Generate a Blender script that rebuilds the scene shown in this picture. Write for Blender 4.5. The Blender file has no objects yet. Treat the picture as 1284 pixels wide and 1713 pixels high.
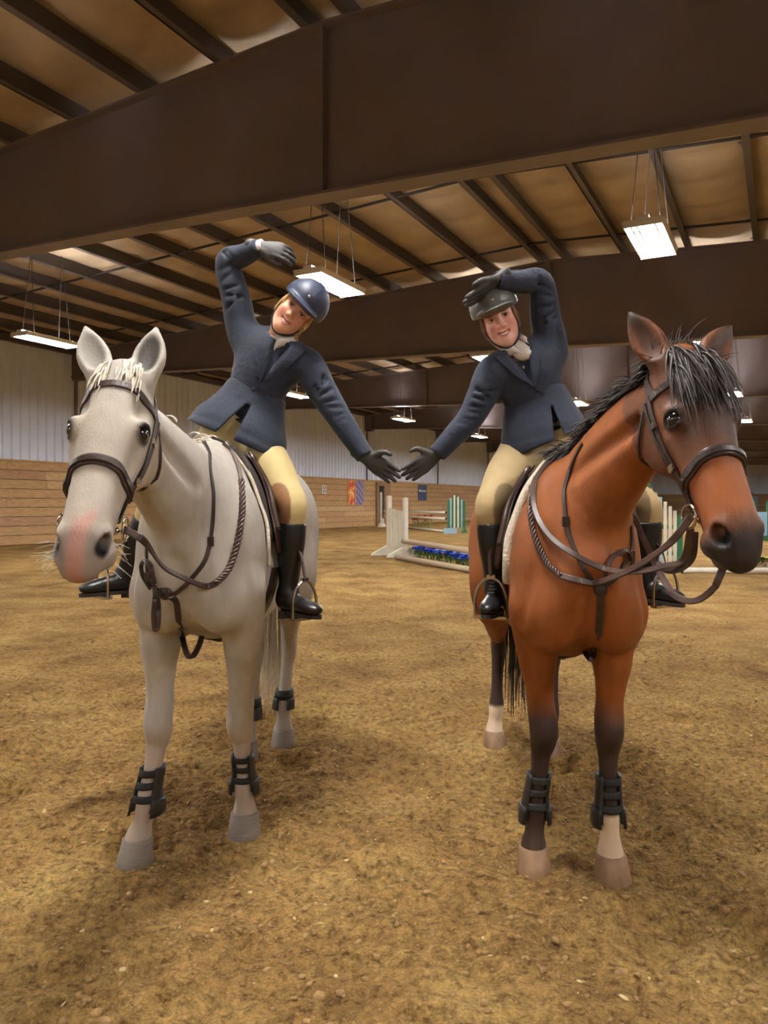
import bpy, bmesh, math, random
import numpy as np
from mathutils import Vector, Matrix
from mathutils.bvhtree import BVHTree

random.seed(7); rng = np.random.default_rng(7)
scene = bpy.context.scene
COL = scene.collection

# ------------------------------------------------------------------ camera
F_PX, CX, HOR, CAM_H = 1286.0, 642.0, 843.0, 1.4      # focal length in pixels, image centre, horizon row, eye height
cam_data = bpy.data.cameras.new('camera')
cam_data.sensor_fit = 'VERTICAL'
cam_data.sensor_height = 36.0
cam_data.lens = 36.0 * F_PX / 1713.0
cam_data.shift_y = -(856.5 - HOR) / 1713.0
cam_data.clip_end = 400
cam = bpy.data.objects.new('camera', cam_data)
cam.location = (0, 0, CAM_H); cam.rotation_euler = (math.pi / 2, 0, 0)
COL.objects.link(cam)
scene.camera = cam

# ------------------------------------------------------------------ world, exposure
world = bpy.data.worlds.new('world'); scene.world = world; world.use_nodes = True
bgn = world.node_tree.nodes['Background']
bgn.inputs[0].default_value = (1.0, 0.86, 0.66, 1); bgn.inputs[1].default_value = 0.05
LAMP_STRENGTH = 90.0
scene.view_settings.view_transform = 'Standard'
scene.view_settings.look = 'None'
scene.view_settings.exposure = 1.1
scene.view_settings.gamma = 1.0
scene.view_settings.use_curve_mapping = False

# ------------------------------------------------------------------ helpers
def V(*a): return Vector(a)
def at(px, py, D):
    """a point of the photograph at distance D in front of the camera, as a point of the place"""
    return Vector(((px - CX) / F_PX * D, D, CAM_H + (HOR - py) / F_PX * D))
TH = math.radians(27.4); SN, CS = math.sin(TH), math.cos(TH)
def bl(u, v, z=0.0):
    """building coordinates (across, along, up) to the place"""
    return Vector((CS * u + SN * v, -SN * u + CS * v, z))
BROT = -TH                                     # turn that takes +x to 'across', +y to 'along'

def srgb(r, g, b):
    f = lambda c: (c / 255 / 12.92) if c / 255 <= 0.04045 else ((c / 255 + 0.055) / 1.055) ** 2.4
    return (f(r), f(g), f(b), 1.0)

def new_obj(name, data, parent=None, loc=None):
    o = bpy.data.objects.new(name, data); COL.objects.link(o)
    if parent is not None: o.parent = parent
    if loc is not None: o.location = loc
    return o
def tag(o, label=None, cat=None, group=None, kind=None):
    if label: o['label'] = label
    if cat: o['category'] = cat
    if group: o['group'] = group
    if kind: o['kind'] = kind
    return o
def empty(name, loc=(0, 0, 0), rz=0.0):
    o = bpy.data.objects.new(name, None); o.location = loc; o.rotation_euler = (0, 0, rz)
    o.empty_display_size = 0.1; COL.objects.link(o); return o
def thing(name, label, cat, loc=(0, 0, 0), rz=0.0, group=None):
    return tag(empty(name, loc, rz), label, cat, group)

# materials --------------------------------------------------------
def mat(name, col, rough=0.6, metal=0.0, var=0.0, vscale=8.0, bump=0.0, bscale=60.0, stretch=None, attr=None,
        emit=0.0, sheen=0.0, coat=0.0, detail=6.0, spec=0.5, sub=0.0, col2=None, bdist=0.01):
    m = bpy.data.materials.new(name); m.use_nodes = True
    nt = m.node_tree; N = nt.nodes; L = nt.links
    b = N['Principled BSDF']
    b.inputs['Roughness'].default_value = rough; b.inputs['Metallic'].default_value = metal
    b.inputs['Specular IOR Level'].default_value = spec
    if sheen: b.inputs['Sheen Weight'].default_value = sheen
    if coat: b.inputs['Coat Weight'].default_value = coat; b.inputs['Coat Roughness'].default_value = 0.15
    if sub: b.inputs['Subsurface Weight'].default_value = sub; b.inputs['Subsurface Radius'].default_value = (0.012, 0.005, 0.003)
    tc = N.new('ShaderNodeTexCoord'); vec = tc.outputs['Object']
    if stretch:
        mp = N.new('ShaderNodeMapping'); mp.inputs['Scale'].default_value = stretch
        L.new(vec, mp.inputs['Vector']); vec = mp.outputs['Vector']
    src = None
    if attr:
        a = N.new('ShaderNodeAttribute'); a.attribute_name = attr; src = a.outputs['Color']
    if var or col2:
        n = N.new('ShaderNodeTexNoise'); n.inputs['Scale'].default_value = vscale; n.inputs['Detail'].default_value = detail
        L.new(vec, n.inputs['Vector'])
        if col2:
            r = N.new('ShaderNodeValToRGB'); r.color_ramp.elements[0].position = 0.35; r.color_ramp.elements[1].position = 0.65
            r.color_ramp.elements[0].color = col; r.color_ramp.elements[1].color = col2
            L.new(n.outputs['Fac'], r.inputs['Fac']); L.new(r.outputs['Color'], b.inputs['Base Color'])
        else:
            r = N.new('ShaderNodeMapRange'); r.inputs['From Min'].default_value = 0.25; r.inputs['From Max'].default_value = 0.75
            r.inputs['To Min'].default_value = 1 - var; r.inputs['To Max'].default_value = 1 + var
            L.new(n.outputs['Fac'], r.inputs['Value'])
            mx = N.new('ShaderNodeMix'); mx.data_type = 'RGBA'; mx.blend_type = 'MULTIPLY'; mx.inputs['Factor'].default_value = 1.0
            if src: L.new(src, mx.inputs['A'])
            else: mx.inputs['A'].default_value = col
            L.new(r.outputs['Result'], mx.inputs['B']); L.new(mx.outputs['Result'], b.inputs['Base Color'])
    elif src: L.new(src, b.inputs['Base Color'])
    else: b.inputs['Base Color'].default_value = col
    if bump:
        n2 = N.new('ShaderNodeTexNoise'); n2.inputs['Scale'].default_value = bscale; n2.inputs['Detail'].default_value = 5.0
        L.new(vec, n2.inputs['Vector'])
        bp = N.new('ShaderNodeBump'); bp.inputs['Strength'].default_value = bump; bp.inputs['Distance'].default_value = bdist
        L.new(n2.outputs['Fac'], bp.inputs['Height']); L.new(bp.outputs['Normal'], b.inputs['Normal'])
    if emit:
        b.inputs['Emission Color'].default_value = col; b.inputs['Emission Strength'].default_value = emit
    return m

# mesh collecting --------------------------------------------------
class MB:
    def __init__(s): s.v = []; s.f = []
    def add(s, vs, fs):
        o = len(s.v); s.v.extend([tuple(x) for x in vs]); s.f.extend([tuple(i + o for i in f) for f in fs]); return s
    def box(s, c, size, R=None, taper=1.0):
        c = Vector(c); hx, hy, hz = [x / 2 for x in size]
        vs = []
        for z in (-hz, hz):
            t = taper if z > 0 else 1.0
            for x, y in ((-hx, -hy), (hx, -hy), (hx, hy), (-hx, hy)):
                p = Vector((x * t, y * t, z)); p = R @ p if R is not None else p; vs.append(c + p)
        return s.add(vs, [(0, 3, 2, 1), (4, 5, 6, 7), (0, 1, 5, 4), (1, 2, 6, 5), (2, 3, 7, 6), (3, 0, 4, 7)])
    def tube(s, pts, r, n=8, close=False, flat=1.0, up=None, caps=True):
        """round or flattened tube along a path; r is a number or a list"""
        pts = [Vector(p) for p in pts]; m = len(pts); rs = r if hasattr(r, '__len__') else [r] * m
        prev = None; vs = []
        for i, p in enumerate(pts):
            if close: t = (pts[(i + 1) % m] - pts[i - 1]).normalized()
            else: t = (pts[min(i + 1, m - 1)] - pts[max(i - 1, 0)]).normalized()
            if up is not None:
                u = Vector(up[i]) if hasattr(up[0], '__len__') else Vector(up)
                nrm = (u - t * u.dot(t)).normalized()
            else:
                if prev is None:
                    prev = Vector((0, 0, 1)) if abs(t.z) < 0.9 else Vector((1, 0, 0))
                nrm = (prev - t * prev.dot(t)).normalized(); prev = nrm
            bi = t.cross(nrm)
            for k in range(n):
                a = 2 * math.pi * k / n
                vs.append(p + bi * math.cos(a) * rs[i] + nrm * math.sin(a) * rs[i] * flat)
        fs = []
        for i in range(m if close else m - 1):
            for k in range(n):
                a, b = i * n + k, i * n + (k + 1) % n
                c, d = ((i + 1) % m) * n + (k + 1) % n, ((i + 1) % m) * n + k
                fs.append((a, b, c, d))
        if caps and not close:
            fs.append(tuple(range(n))[::-1]); fs.append(tuple((m - 1) * n + k for k in range(n)))
        return s.add(vs, fs)
    def ribbon(s, pts, nrms, w, th):
        """flat strap along pts, lying with its back on the surface whose normals are nrms"""
        m = len(pts); ws = w if hasattr(w, '__len__') else [w] * m; vs = []
        for i in range(m):
            p = Vector(pts[i]); t = (Vector(pts[min(i + 1, m - 1)]) - Vector(pts[max(i - 1, 0)])).normalized()
            nn = Vector(nrms[i]); nn = (nn - t * nn.dot(t)).normalized(); b = t.cross(nn)
            h = ws[i] / 2
            for a, c in ((-h, 0), (-h, th * .7), (-h * .75, th), (h * .75, th), (h, th * .7), (h, 0)):
                vs.append(p + b * a + nn * c)
        fs = [tuple(range(6)), tuple((m - 1) * 6 + k for k in range(6))[::-1]]
        for i in range(m - 1):
            for k in range(6):
                fs.append((i * 6 + k, (i + 1) * 6 + k, (i + 1) * 6 + (k + 1) % 6, i * 6 + (k + 1) % 6))
        return s.add(vs, fs)
    def sphere(s, c, r, nu=12, nv=8, R=None):
        c = Vector(c); rr = r if hasattr(r, '__len__') else (r, r, r); vs = []
        for i in range(nv + 1):
            ph = math.pi * i / nv
            for k in range(nu):
                a = 2 * math.pi * k / nu
                p = Vector((rr[0] * math.sin(ph) * math.cos(a), rr[1] * math.sin(ph) * math.sin(a), rr[2] * math.cos(ph)))
                vs.append(c + (R @ p if R is not None else p))
        fs = []
        for i in range(nv):
            for k in range(nu): fs.append((i * nu + k, (i + 1) * nu + k, (i + 1) * nu + (k + 1) % nu, i * nu + (k + 1) % nu))
        return s.add(vs, fs)
    def mesh(s, name, m=None, smooth=False):
        me = bpy.data.meshes.new(name); me.from_pydata(s.v, [], s.f); me.update()
        if m: me.materials.append(m)
        if smooth: me.polygons.foreach_set('use_smooth', [True] * len(me.polygons))
        return me
    def build(s, name, m, parent=None, smooth=False, loc=None):
        return new_obj(name, s.mesh(name, m, smooth), parent, loc)

def catmull(pts, n=6, closed=False):
    P = [np.array(p, float) for p in pts]; out = []
    m = len(P)
    for i in range(m if closed else m - 1):
        p0 = P[i - 1] if (closed or i > 0) else 2 * P[0] - P[1]
        p1 = P[i]; p2 = P[(i + 1) % m]
        p3 = P[(i + 2) % m] if (closed or i + 2 < m) else 2 * P[-1] - P[-2]
        for k in range(n):
            t = k / n
            out.append(0.5 * (2 * p1 + (p2 - p0) * t + (2 * p0 - 5 * p1 + 4 * p2 - p3) * t * t + (3 * p1 - p0 - 3 * p2 + p3) * t ** 3))
    if not closed: out.append(P[-1])
    return out
# ------------------------------------------------------------------ noise on numpy arrays
def vnoise2(x, y, seed=0):
    r = np.random.default_rng(seed).random((256, 256)).astype(np.float32)
    xi = np.floor(x).astype(int); yi = np.floor(y).astype(int); fx = x - xi; fy = y - yi
    fx = fx * fx * (3 - 2 * fx); fy = fy * fy * (3 - 2 * fy)
    a = r[xi % 256, yi % 256]; b = r[(xi + 1) % 256, yi % 256]; c = r[xi % 256, (yi + 1) % 256]; d = r[(xi + 1) % 256, (yi + 1) % 256]
    return (a * (1 - fx) + b * fx) * (1 - fy) + (c * (1 - fx) + d * fx) * fy - 0.5
def vnoise3(x, y, z, seed=0):
    r = np.random.default_rng(seed).random((64, 64, 64)).astype(np.float32)
    xi = np.floor(x).astype(int); yi = np.floor(y).astype(int); zi = np.floor(z).astype(int)
    fx, fy, fz = x - xi, y - yi, z - zi
    fx, fy, fz = [f * f * (3 - 2 * f) for f in (fx, fy, fz)]
    out = 0
    for dx in (0, 1):
        for dy in (0, 1):
            for dz in (0, 1):
                w = (fx if dx else 1 - fx) * (fy if dy else 1 - fy) * (fz if dz else 1 - fz)
                out = out + w * r[(xi + dx) % 64, (yi + dy) % 64, (zi + dz) % 64]
    return out - 0.5
# ------------------------------------------------------------------ the riding hall
U_L, U_R, U_RIDGE = -23.28, 12.4, -5.43
V0, V1 = -13.6, 98.4
FV = [8.79 + 11.2 * i for i in range(-1, 8)]
def roof_z(u): return 7.79 - (U_RIDGE - u) * 0.047 if u < U_RIDGE else 7.79 - (u - U_RIDGE) * 0.055   # top of the rafters
BOT = [(-23.28, 6.07), (-18.7, 5.92), (-12.4, 5.70), (-8.3, 5.6), (-5.43, 5.5), (-0.3, 5.30), (12.4, 4.9)]
PUR = 0.36                                                                                             # purlin depth

M_wood = mat('plank_wood', srgb(188, 150, 104), 0.75, var=0.30, vscale=3.0, stretch=(1, 1, 9), bump=0.25, bscale=14, detail=8)
M_wood2 = mat('plank_wood_reddish', srgb(180, 140, 104), 0.75, var=0.30, vscale=3.0, stretch=(1, 1, 9), bump=0.25, bscale=14, detail=8)
M_wood3 = mat('plank_wood_pale', srgb(198, 164, 118), 0.75, var=0.25, vscale=3.0, stretch=(1, 1, 9), bump=0.25, bscale=14, detail=8)
M_metalwall = mat('ribbed_wall_sheet', srgb(224, 232, 248), 0.5, metal=0.0, var=0.06, vscale=1.5)
M_steel = mat('brown_painted_steel', srgb(108, 97, 98), 0.5, var=0.12, vscale=0.9, bump=0.05, bscale=8)
M_purlin = mat('dark_purlin_steel', srgb(88, 80, 80), 0.5, var=0.12, vscale=1.0)
M_insul = mat('tan_insulation_facing', srgb(170, 150, 124), 0.6, var=0.22, vscale=1.1, bump=0.35, bscale=5, detail=8, bdist=0.03)
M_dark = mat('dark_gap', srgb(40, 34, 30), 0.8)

def dirt_material():
    m = bpy.data.materials.new('arena_dirt'); m.use_nodes = True
    nt = m.node_tree; N = nt.nodes; L = nt.links; b = N['Principled BSDF']
    b.inputs['Roughness'].default_value = 0.95; b.inputs['Specular IOR Level'].default_value = 0.1
    tc = N.new('ShaderNodeTexCoord')
    def noise(sc, det=6, rough=0.6, st=None):
        n = N.new('ShaderNodeTexNoise'); n.inputs['Scale'].default_value = sc; n.inputs['Detail'].default_value = det
        n.inputs['Roughness'].default_value = rough; L.new(tc.outputs['Object'], n.inputs['Vector']); return n.outputs['Fac']
    def ramp(fac, stops):
        r = N.new('ShaderNodeValToRGB'); e = r.color_ramp.elements
        e[0].position, e[0].color = stops[0]; e[1].position, e[1].color = stops[-1]
        for p, c in stops[1:-1]:
            k = e.new(p); k.color = c
        L.new(fac, r.inputs['Fac']); return r.outputs['Color']
    c1 = ramp(noise(1.3, 8, 0.62), [(0.28, srgb(136, 104, 66)), (0.5, srgb(186, 150, 94)), (0.72, srgb(214, 182, 118))])  # broad patches: soil colour with some shading painted into the dark tone
    c2 = ramp(noise(26, 7, 0.7), [(0.34, srgb(110, 84, 56)), (0.48, srgb(205, 203, 200)), (0.64, srgb(255, 250, 235))])
    mx = N.new('ShaderNodeMix'); mx.data_type = 'RGBA'; mx.blend_type = 'MULTIPLY'; mx.inputs['Factor'].default_value = 0.8
    L.new(c1, mx.inputs['A']); L.new(c2, mx.inputs['B']); L.new(mx.outputs['Result'], b.inputs['Base Color'])
    bp = N.new('ShaderNodeBump'); bp.inputs['Strength'].default_value = 0.9; bp.inputs['Distance'].default_value = 0.02
    L.new(noise(34, 9, 0.72), bp.inputs['Height'])
    bp2 = N.new('ShaderNodeBump'); bp2.inputs['Strength'].default_value = 0.6; bp2.inputs['Distance'].default_value = 0.06
    bp3 = N.new('ShaderNodeBump'); bp3.inputs['Strength'].default_value = 1.0; bp3.inputs['Distance'].default_value = 0.012
    vo = N.new('ShaderNodeTexVoronoi'); vo.inputs['Scale'].default_value = 75; L.new(tc.outputs['Object'], vo.inputs['Vector']); L.new(vo.outputs['Distance'], bp3.inputs['Height']); L.new(bp.outputs['Normal'], bp3.inputs['Normal'])
    L.new(noise(5, 7, 0.65), bp2.inputs['Height']); L.new(bp3.outputs['Normal'], bp2.inputs['Normal'])
    L.new(bp2.outputs['Normal'], b.inputs['Normal'])
    return m
M_dirt = dirt_material()

HOOVES = []      # filled with (x, y) before the floor is built
def ground_height(x, y):
    """height of the churned dirt"""
    h = 0.075 * vnoise2(x * 1.1, y * 1.1, 1) + 0.05 * vnoise2(x * 2.9, y * 2.9, 2) + 0.034 * vnoise2(x * 7, y * 7, 3)
    h = h + 0.030 * vnoise2(x * 16, y * 16, 4) + 0.020 * vnoise2(x * 31, y * 31, 5)
    g = np.random.default_rng(11)
    for _ in range(60):                                              # hoof prints: a hollow with a pushed-up rim
        cx, cy, r, d = g.uniform(-2.6, 2.6), g.uniform(1.5, 6.5), g.uniform(.08, .13), g.uniform(.018, .04)
        q = np.hypot(x - cx, (y - cy) * 0.9) / r
        h = h - d * np.exp(-q ** 4) + d * 0.55 * np.exp(-((q - 1.35) / 0.35) ** 2)
    h = h - 0.012
    for hx, hy in HOOVES:
        q = np.hypot(x - hx, y - hy)
        w = np.exp(-(q / 0.15) ** 4); h = h * (1 - w) + 0.004 * w
        h = h + 0.03 * np.exp(-((q - 0.20) / 0.05) ** 2) * (0.5 + vnoise2(x * 9, y * 9, 8))
    return h

def make_floor():
    def axis(lo, a, b, hi, step):
        fine = np.arange(a, b, step)
        out_hi = [b]; s = step
        while out_hi[-1] < hi: s *= 1.25; out_hi.append(min(hi, out_hi[-1] + s))
        out_lo = [a]; s = step
        while out_lo[-1] > lo: s *= 1.25; out_lo.append(max(lo, out_lo[-1] - s))
        return np.concatenate([np.array(out_lo[1:])[::-1], fine, np.array(out_hi)])
    xs = axis(-45, -2.4, 2.4, 75, 0.018); ys = axis(-25, 1.6, 5.2, 120, 0.018)
    X, Y = np.meshgrid(xs, ys, indexing='ij')
    fade = np.clip(1.15 - np.hypot(X, Y - 3) / 22, 0.0, 1)
    Z = ground_height(X, Y) * fade
    n, m = len(xs), len(ys)
    co = np.stack([X, Y, Z], -1).reshape(-1, 3).astype(np.float32)
    i, j = np.meshgrid(np.arange(n - 1), np.arange(m - 1), indexing='ij')
    a = (i * m + j).ravel(); q = np.stack([a, a + m, a + m + 1, a + 1], 1)
    o = new_obj('floor', np_mesh('floor', co, q, M_dirt))
    return tag(o, kind='structure')

def np_mesh(name, co, quads, m=None, smooth=True):
    me = bpy.data.meshes.new(name)
    nf = len(quads); k = quads.shape[1]
    me.vertices.add(len(co)); me.vertices.foreach_set('co', np.ascontiguousarray(co, np.float32).ravel())
    me.loops.add(nf * k); me.loops.foreach_set('vertex_index', np.ascontiguousarray(quads, np.int32).ravel())
    me.polygons.add(nf); me.polygons.foreach_set('loop_start', np.arange(0, nf * k, k, dtype=np.int32))
    me.update(calc_edges=True)
    if smooth: me.polygons.foreach_set('use_smooth', np.ones(nf, bool))
    if m: me.materials.append(m)
    me.validate()
    return me

def make_ceiling():
    # insulation strips between the purlins; each is a long blanket that sags between its seams
    root = tag(empty('ceiling', bl(0, 0, 0), BROT), kind='structure')
    pu = [U_RIDGE + 0.36]
    while pu[-1] < U_R - 0.3: pu.append(pu[-1] + 1.49)
    pl = [U_RIDGE - 0.28]
    while pl[-1] > U_L + 0.3: pl.append(pl[-1] - 1.49)
    us = sorted(pl + pu)
    for k in range(len(us) + 1):
        a = us[k - 1] if k > 0 else U_L - 0.2; b = us[k] if k < len(us) else U_R + 0.2
        g = np.random.default_rng(100 + k)
        vs = np.concatenate([np.arange(V0, 5, 0.7), np.arange(5, 34, 0.14), np.arange(34, V1 + 1, 2.8)]); uu = np.linspace(a, b, 7)
        Un, Vn = np.meshgrid(uu, vs, indexing='ij')
        ph = g.uniform(0, 1.4)
        s = np.abs(np.sin(np.pi * (Vn + ph + 0.12 * np.sin(Un * 3 + k)) / 1.4)); t = (Un - a) / (b - a)
        zz = np.vectorize(roof_z)(Un) + PUR - 0.02 - (0.15 * s ** 0.45) * np.sin(np.pi * t) ** 0.8 - 0.02 * vnoise2(Un * 3, Vn * 3, k)
        n, m = Un.shape
        co = np.stack([Un, Vn, zz], -1).reshape(-1, 3)
        i, j = np.meshgrid(np.arange(n - 1), np.arange(m - 1), indexing='ij'); q0 = (i * m + j).ravel()
        q = np.stack([q0, q0 + 1, q0 + m + 1, q0 + m], 1)
        new_obj('insulation_strip', np_mesh('insulation_strip', co, q, M_insul), root)
    for u in us:                                                      # Z-shaped purlins on top of the rafters
        z = roof_z(u); L = V1 - V0
        mb = MB()
        mb.box((u, (V0 + V1) / 2, z + PUR / 2), (0.03, L, PUR))
        mb.box((u + 0.05, (V0 + V1) / 2, z + 0.012), (0.12, L, 0.024)); mb.box((u - 0.05, (V0 + V1) / 2, z + PUR - 0.012), (0.12, L, 0.024))
        mb.build('purlin', M_purlin, root)
    # roof skin above the insulation
    mb = MB()
    for ua, ub in ((U_L - .3, U_RIDGE), (U_RIDGE, U_R + .3)):
        mb.add([(ua, V0, roof_z(ua) + .5), (ub, V0, roof_z(ub) + .5), (ub, V1 + .5, roof_z(ub) + .5), (ua, V1 + .5, roof_z(ua) + .5)], [(0, 3, 2, 1)])
    mb.build('roof_sheet', M_dark, root)
    # tapered rafters: web, flanges, ridge stiffener
    us2 = [p[0] for p in BOT]
    def prof(v0, dv, off):
        vs = []; n = len(us2)
        for (u, zb) in BOT: vs += [(u, v0, zb), (u, v0, roof_z(u))]
        return vs
    for vi, v in enumerate(FV):
        mb = MB(); n = len(BOT)
        for s in (-1, 1):
            vs = []
            for (u, zb) in BOT: vs += [(u, v + s * 0.02, zb), (u, v + s * 0.02, roof_z(u) - 0.01)]
            fs = [(2 * k, 2 * k + 2, 2 * k + 3, 2 * k + 1) if s < 0 else (2 * k, 2 * k + 1, 2 * k + 3, 2 * k + 2) for k in range(n - 1)]
            mb.add(vs, fs)
        r = mb.build('rafter', M_steel, root)
        for nm, zf, t in (('bottom_flange', lambda u, zb: zb, 0.04), ('top_flange', lambda u, zb: roof_z(u) - 0.04, 0.04)):
            f = MB(); w = 0.16
            pts = [(u, zf(u, zb)) for u, zb in BOT]
            vs = []
            for u, z in pts: vs += [(u, v - w, z), (u, v + w, z), (u, v + w, z + t), (u, v - w, z + t)]
            fs = []
            for k in range(len(pts) - 1):
                for e in range(4): fs.append((4 * k + e, 4 * k + (e + 1) % 4, 4 * k + 4 + (e + 1) % 4, 4 * k + 4 + e))
            f.add(vs, fs).build(nm, M_steel, r)
        for u in (U_RIDGE, U_RIDGE + 8.6, U_RIDGE - 8.6):
            st = MB(); zb = np.interp(u, us2, [p[1] for p in BOT])
            st.box((u, v, (zb + roof_z(u)) / 2), (0.05, 0.26, roof_z(u) - zb - .02)); st.build('stiffener', M_steel, r)
    # the bracing rod and flange braces seen against the blankets
    mb = MB()
    for v in (9.9, 14.3, 18.6, 21.2, 25.6, 30):
        mb.tube([(U_L, v, roof_z(U_L) + .06), (U_RIDGE, v, roof_z(U_RIDGE) + .06), (U_R, v, roof_z(U_R) + .06)], 0.03, 6)
    mb.build('bracing_rod', M_dark, root)
    return root

WOOD_H = 2.88
def plank_wall(name, p0, p1, height, nplank, inward, seg, h_of=None, top=None):
    """board wall below, ribbed sheets above; p0, p1 are (u, v) of its ends"""
    a = bl(*p0); b = bl(*p1); L = (b - a).length; ang = math.atan2((b - a).y, (b - a).x)
    root = tag(empty(name, a, ang), kind='structure')
    s = inward
    bk = MB(); bk.add([(0, -s * .12, -.1), (L, -s * .12, -.1), (L, -s * .12, top), (0, -s * .12, top)], [(0, 1, 2, 3)]); bk.build('backing', M_dark, root)
    ph = height / nplank
    meshes = {}
    for r in range(nplank):
        x = -random.uniform(0, seg * .7)
        while x < L:
            w = seg * random.choice((0.8, 1.0, 1.2)); x0 = max(0, x); x1 = min(L, x + w)
            if x1 - x0 > 0.05:
                key = (round(x1 - x0, 2), random.randrange(6))
                if key not in meshes:
                    mb = MB(); d = random.uniform(.0, .012); mb.box(((x1 - x0) / 2, 0, ph / 2), (x1 - x0 - .012, .05 + d, ph - .018))
                    meshes[key] = mb.mesh('plank', random.choice((M_wood, M_wood, M_wood2, M_wood3)))
                new_obj('plank', meshes[key], root, (x0, 0, r * ph))
            x += w
    return root, L

def ribbed_sheet(w, h, pitch, depth, m):
    """wall sheeting with trapezoid ribs standing towards +y"""
    xs = []; x = 0
    while x < w - 1e-4:
        xs += [(x, 0), (x + pitch * .55, 0), (x + pitch * .66, depth), (x + pitch * .89, depth)]
        x += pitch
    xs.append((w, 0))
    vs = []
    for x, y in xs: vs += [(x, y, 0), (x, y, h)]
    return MB().add(vs, [(2 * k, 2 * k + 2, 2 * k + 3, 2 * k + 1) for k in range(len(xs) - 1)]).mesh('metal_sheet', m)

def make_walls():
    # long left wall
    root, L = plank_wall('wall_left', (U_L, V0), (U_L, V1), WOOD_H, 9, -1, 5.6, top=7.2)
    sh = ribbed_sheet(1.4, 7.15 - WOOD_H, 0.35, 0.06, M_metalwall)
    for k in range(int(L / 1.4) + 1):
        o = new_obj('metal_sheet', sh, root, (1.4 * k, 0.06, WOOD_H)); o.scale = (1, -1, 1)
    cap = MB(); cap.box((L / 2, -.02, WOOD_H + .02), (L, .14, .05)); cap.build('cap_rail', M_wood3, root)
    ev = MB(); ev.box((L / 2, -.1, 7.0), (L, .2, .22)); ev.build('eave_strut', M_purlin, root)
    for v in FV:                                                      # columns under the rafters
        c = MB(); c.box((v - V0, -.10, 3.3 + WOOD_H / 2), (.10, .08, 6.6 - WOOD_H)); c.box((v - V0, -.30, 6.45), (.30, .5, 1.0)); c.build('column', M_steel, root)
    # end wall
    root, L = plank_wall('wall_back', (U_L, V1), (U_R, V1), 2.55, 9, -1, 4.8, top=8.6)
    sh2 = ribbed_sheet(1.4, 5.9, 0.7, 0.05, M_metalwall)
    for k in range(int(L / 1.4) + 1):
        o = new_obj('metal_sheet', sh2, root, (1.4 * k, 0.04, 2.55)); o.scale = (1, -1, 1)
    # right wall and the wall behind the camera close the hall
    for nm, p0, p1, s in (('wall_right', (U_R, V1), (U_R, V0), -1), ('wall_front', (U_R, V0), (U_L, V0), -1)):
        root, L = plank_wall(nm, p0, p1, WOOD_H, 3, s, 11.2, top=8.4)
        sh3 = ribbed_sheet(11.2, 5.2, 0.7, 0.05, M_metalwall)
        for k in range(int(L / 11.2) + 1):
            o = new_obj('metal_sheet', sh3, root, (11.2 * k, 0.04, WOOD_H)); o.scale = (1, -1, 1)

M_tube = mat('lamp_tube', (1.0, 0.97, 0.95, 1), emit=LAMP_STRENGTH)
M_lampbody = mat('lamp_housing', srgb(215, 212, 205), 0.4)
M_chain = mat('lamp_cable', srgb(60, 55, 52), 0.5)
def make_light(u, v, label, group, z=5.2, lit=True):
    t = thing('fluorescent_light', label, 'ceiling light', bl(u, v, z), BROT, group)
    mb = MB(); mb.box((0, 0, .12), (.16, 1.5, .06))
    for k in range(7): mb.box((-.24 + .08 * k, 0, .085), (.035, 1.5, .02))
    for s in (-1, 1):
        mb.box((s * .262, 0, .055), (.02, 1.5, .09), Matrix.Rotation(s * .35, 3, 'Y'))
    mb.build('housing', M_lampbody, t)
    for s in (-1, 1):
        e = MB(); e.box((0, s * .755, .05), (.52, .02, .10)); e.build('end_cap', M_lampbody, t)
    for k in range(6):
        x = -.2 + .08 * k; tb = MB(); tb.tube([(x, -.74, .03), (x, .74, .03)], .02, 8); tb.build('tube', M_tube, t, smooth=True)
    for s in (-1, 1):
        c = MB(); zt = roof_z(u) - z
        for e in (-1, 1): c.tube([(e * .2, s * .5, .1), (0, s * .42, zt + .02)], .008, 5)
        c.build('cable', M_chain, t)
    return t
LIGHTS = [(-1.7, 11.7, 'bright boxy fluorescent light hanging high above the bay horse'),
          (-6.98, 11.46, 'bright fluorescent light just right of the tilted navy helmet'),
          (-15.35, 12.4, 'long fluorescent light left of the white horse ears'),
          (-15.25, 22.5, 'fluorescent light seen under the outstretched arm of the blonde rider'),
          (-15.3, 31.4, 'fluorescent light above the touching hands, left of the other arm'),
          (-15.3, 41.2, 'small fluorescent light just under the right-hand rider outstretched arm'),
          (-7.6, 21.2, 'fluorescent light glowing at the shoulder of the right-hand rider'),
          (-1.76, 21.2, 'fluorescent light behind the bay horse left ear'),
          (-1.5, 29.3, 'small fluorescent light right of the bay horse forelock')]
ADDED_LIGHTS = [(-6.9, 29.3), (-1.5, 39), (-6.9, 41), (5.5, 11.6), (5.5, 22), (5.5, 34), (-1.7, 2.2), (-9, 2.2), (-16, 2.2), (5.5, 2.2), (-1.7, -7.5), (-9, -7.5), (5.5, -7.5), (-16, -7.5)] + \
         [(u, v) for v in (48, 59.3, 70.5, 81.7) for u in (-15.3, -6, 4)]  # unseen lamps added for even brightness in the hall
def make_lights():
    for u, v, lab in LIGHTS: make_light(u, v, lab, 'hanging fluorescent lights', {-7.6: 5.56, -1.76: 5.44}.get(u, 5.2))
    for u, v in ADDED_LIGHTS: make_light(u, v, 'unseen fluorescent light added to brighten the hall', 'added fluorescent lights out of view')
make_ceiling(); make_walls(); make_lights()
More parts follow.
